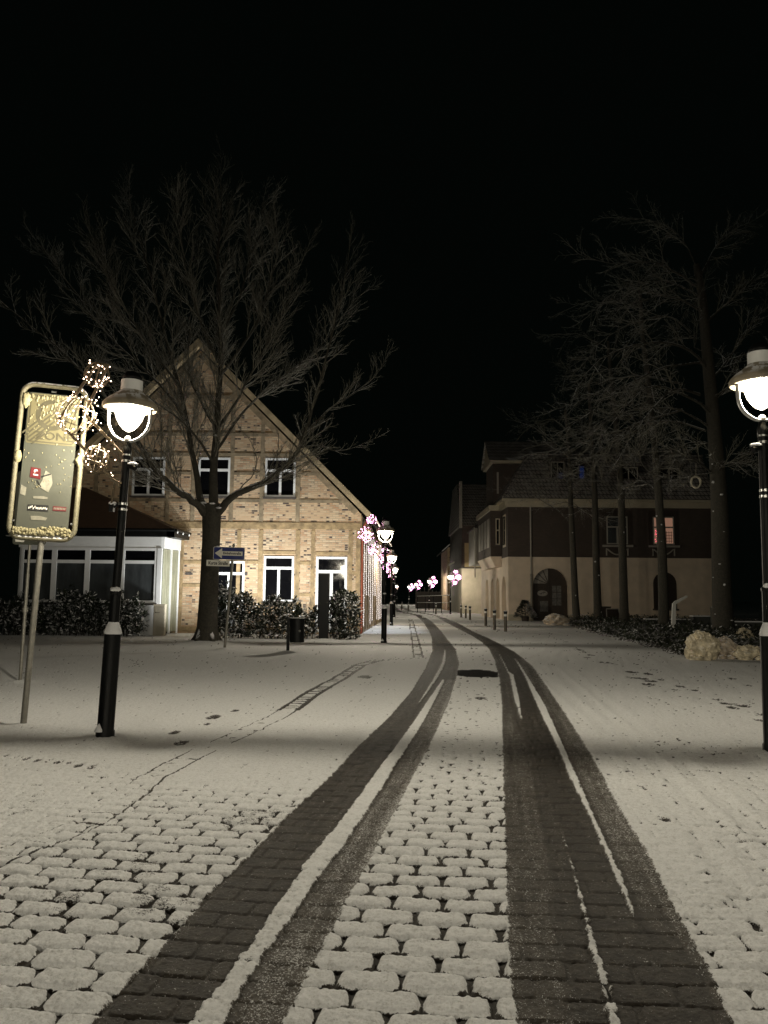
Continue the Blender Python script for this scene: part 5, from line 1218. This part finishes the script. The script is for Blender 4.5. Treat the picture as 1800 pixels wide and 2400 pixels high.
b = MB(); b.prism([(-.08, 0, -.1), (.10, 0, -.1), (.16, 0, 1.12), (.02, 0, 1.12)], (0, .10, 0)); b.build('post', M['lectern'], t, world=False)
b = MB(); b.prism([(.02, -.02, 1.10), (.16, -.02, 1.10), (.66, -.02, 1.40), (.62, -.02, 1.46), (.12, -.02, 1.22)], (0, .14, 0)); b.build('panel', M['lectern'], t, world=False)
def wall_low(label, u0, u1, v0, v1, Y, holes=0):
    a = at(u0, v0, Y); c = at(u1, v0, Y); zt = a.z; t = thing('low_wall', label, 'low wall', ((a.x+c.x)/2, Y, 0), group='low dark walls round the bed')
    b = MB(); b.box(a.x, c.x, Y, Y+.35, 0, zt); w = b.build('wall', M['stone_dark'], t)
    b = MB(); b.box(a.x-.03, c.x+.03, Y-.04, Y+.40, zt, zt+.045); b.build('snow_cap', M['snow'], t)
    for k in range(holes):
        b = MB(); x = a.x+(c.x-a.x)*(.3+.37*k); b.lathe([(.14, 0), (.14, .01), (.10, .02)], 16); b.v = [(x+p[0], Y-.005-p[2], zt-.32+p[1]) for p in b.v]; b.build('rosette', M['sill'], w)
wall_low('long low dark wall with a thin snow edge left of the bent lectern', 1515, 1628, 1452, 0, 40)
wall_low('taller dark wall block with snow edge right of the bent lectern', 1625, 1670, 1445, 0, 36.5)
wall_low('low dark wall with round rosettes and snow edge, right of the thickest trunk', 1715, 1800, 1458, 0, 33, 2)
t = thing('dark_post', 'short dark wooden post beside the thickest trunk', 'post', (at(1675, 1440, 34).x, 34, 0))
b = MB(); b.box(-.13, .13, -.13, .13, 0, 1.22); b.build('post', M['stone_dark'], t, world=False)
b = MB(); b.blob((0, 0, 1.24), (.12, .12, .05), 3, .2, 2, 10, 6); b.build('snow_cap', M['snow'], t, smooth=True, world=False)
for (u, v, l) in ((1418, 1440, 'dark wooden stump box between the fourth and third trunk'),):
    p = at(u, v, 47); t = thing('planter_box', l, 'planter', (p.x, 47, .2)); b = MB(); b.box(-.28, .28, -.25, .25, -.1, .85); b.build('box', M['wood_dark'], t, world=False)
    b = MB(); b.box(-.30, .30, -.27, .27, .85, .9); b.build('rim', M['sill'], t, world=False)
p = at(1440, 1445, 46); t = thing('a_board', 'small tilted framed board on the ground near the third trunk', 'notice board', (p.x, 46, .25))
b = MB(); b.prism([(-.42, 0, 0), (.42, 0, 0), (.30, .25, .72), (-.38, .25, .72)], (0, .04, 0)); b.build('panel', M['wood_dark'], t, world=False)
b = MB(); b.beam((-.42, -.01, 0), (-.38, .24, .72), .05, .03); b.beam((.42, -.01, 0), (.30, .24, .72), .05, .03); b.beam((-.38, .24, .72), (.30, .24, .72), .05, .03); b.build('frame', M['frame_dim'], t, world=False)
# conifer in a pot at the building corner
p = at(1231, 1455, 53.6); t = thing('potted_conifer', 'small dark conifer at the foot of the downpipe beside the arched door', 'conifer', (p.x, 53.6, 0))
b = MB(); rng = random.Random(6)
for k in range(900):
    z = rng.random(); a = rng.uniform(0, 6.28); r = (1-z)*.85*(.6+.4*rng.random())+.05; d = Vector((math.cos(a), math.sin(a), rng.uniform(-.1, .5))); q = Vector((d.x*r*.8, d.y*r*.8, .25+z*1.1)); s = Vector((-d.y, d.x, .3)); L = .22
    b.add([q, q+d*L*.6+s*.045, q+d*L, q+d*L*.6-s*.045], [(0, 1, 2), (0, 2, 3)])
b.build('foliage', M['leaf'], t, world=False)
b = MB(); b.lathe([(.22, -.02), (.28, .35), (.24, .35)], 14); b.tube([(0, 0, .3), (0, 0, 1.2)], .03, 6); b.build('pot', M['wood_dark'], t, world=False)
# ------------------------------------------------------------------ ground floodlights that wash the house front
fl_group = 'ground floodlights along the house front'
for k, (x, y, pw, tx, tz) in enumerate(((-6.7, 30.3, 600, -9.0, 11.5), (-5.2, 30.3, 860, -7.4, 12.5), (-3.3, 30.3, 610, -4.4, 9.0), (-1.45, 30.3, 340, -1.8, 5.5))):
    t = thing('ground_floodlight', 'small floodlight on the ground behind the hedge before the bright house front', 'floodlight', (x, y, 0), group=fl_group)
    b = MB(); b.box(-.12, .12, -.06, .06, -.02, .06); b.hexa([(-.13, -.07, .06), (.13, -.07, .06), (.13, .05, .06), (-.13, .05, .06)], [(-.13, -.10, .20), (.13, -.10, .20), (.13, .02, .24), (-.13, .02, .24)]); b.build('housing', M['black_metal'], t, world=False)
    ld = bpy.data.lights.new('floodlight_lamp', 'SPOT'); ld.energy = pw; ld.color = (.95, .96, .92); ld.spot_size = rad(160); ld.spot_blend = 1; ld.shadow_soft_size = .12
    lo = bpy.data.objects.new('floodlight_lamp', ld); C.objects.link(lo); lo.parent = t; lo.location = (0, .1, .30)
    lo.rotation_euler = (Vector((tx, 33, tz))-Vector((x, y+.1, .3))).to_track_quat('-Z', 'Y').to_euler()
for y in (35.6, 38.6, 42.0):  # unseen lamps added to throw the bluish patch on the snow
    t = thing('added_eave_flood', 'small cool white floodlight, unseen and added under the eave on the street side of the half timbered house', 'floodlight', (sx(y)+.16, y, 4.35), group='added floodlights under the street side eave')
    b = MB(); b.box(-.14, 0, -.10, .10, -.05, .05); b.build('housing', M['black_metal'], t, world=False)
    ld = bpy.data.lights.new('floodlight_lamp', 'SPOT'); ld.energy = 300; ld.color = (.78, .88, 1); ld.spot_size = rad(56); ld.spot_blend = .6; ld.shadow_soft_size = .06
    lo = bpy.data.objects.new('floodlight_lamp', ld); C.objects.link(lo); lo.parent = t; lo.location = (.05, 0, -.07); lo.rotation_euler = Vector((.55, 0, -4.3)).to_track_quat('-Z', 'Y').to_euler()
# ------------------------------------------------------------------ night sky, camera
w = bpy.data.worlds.new('World'); SC.world = w; w.use_nodes = True
nt = w.node_tree; bg = nt.nodes['Background']
bg.inputs[0].default_value = (.0008, .0013, .0010, 1); bg.inputs[1].default_value = 1
cam = bpy.data.cameras.new('Camera'); co = bpy.data.objects.new('Camera', cam); C.objects.link(co)
cam.sensor_fit = 'VERTICAL'; cam.sensor_height = 24; cam.lens = 24*FPX/2400; cam.clip_end = 2000; cam.clip_start = .05
co.matrix_world = Matrix.Translation((0, 0, EYE)) @ Matrix.Rotation(rad(90)+TILT, 4, 'X') @ Matrix.Rotation(ROLL, 4, 'Z')
SC.camera = co
vs_ = SC.view_settings; vs_.view_transform = 'Standard'; vs_.look = 'None'; vs_.exposure = 0; vs_.gamma = 1
cy = SC.cycles; cy.use_denoising = True; cy.max_bounces = 5; cy.diffuse_bounces = 3; cy.glossy_bounces = 3; cy.sample_clamp_indirect = 4; cy.use_light_tree = True
try: cy.denoising_input_passes = 'RGB_ALBEDO_NORMAL'
except Exception: pass
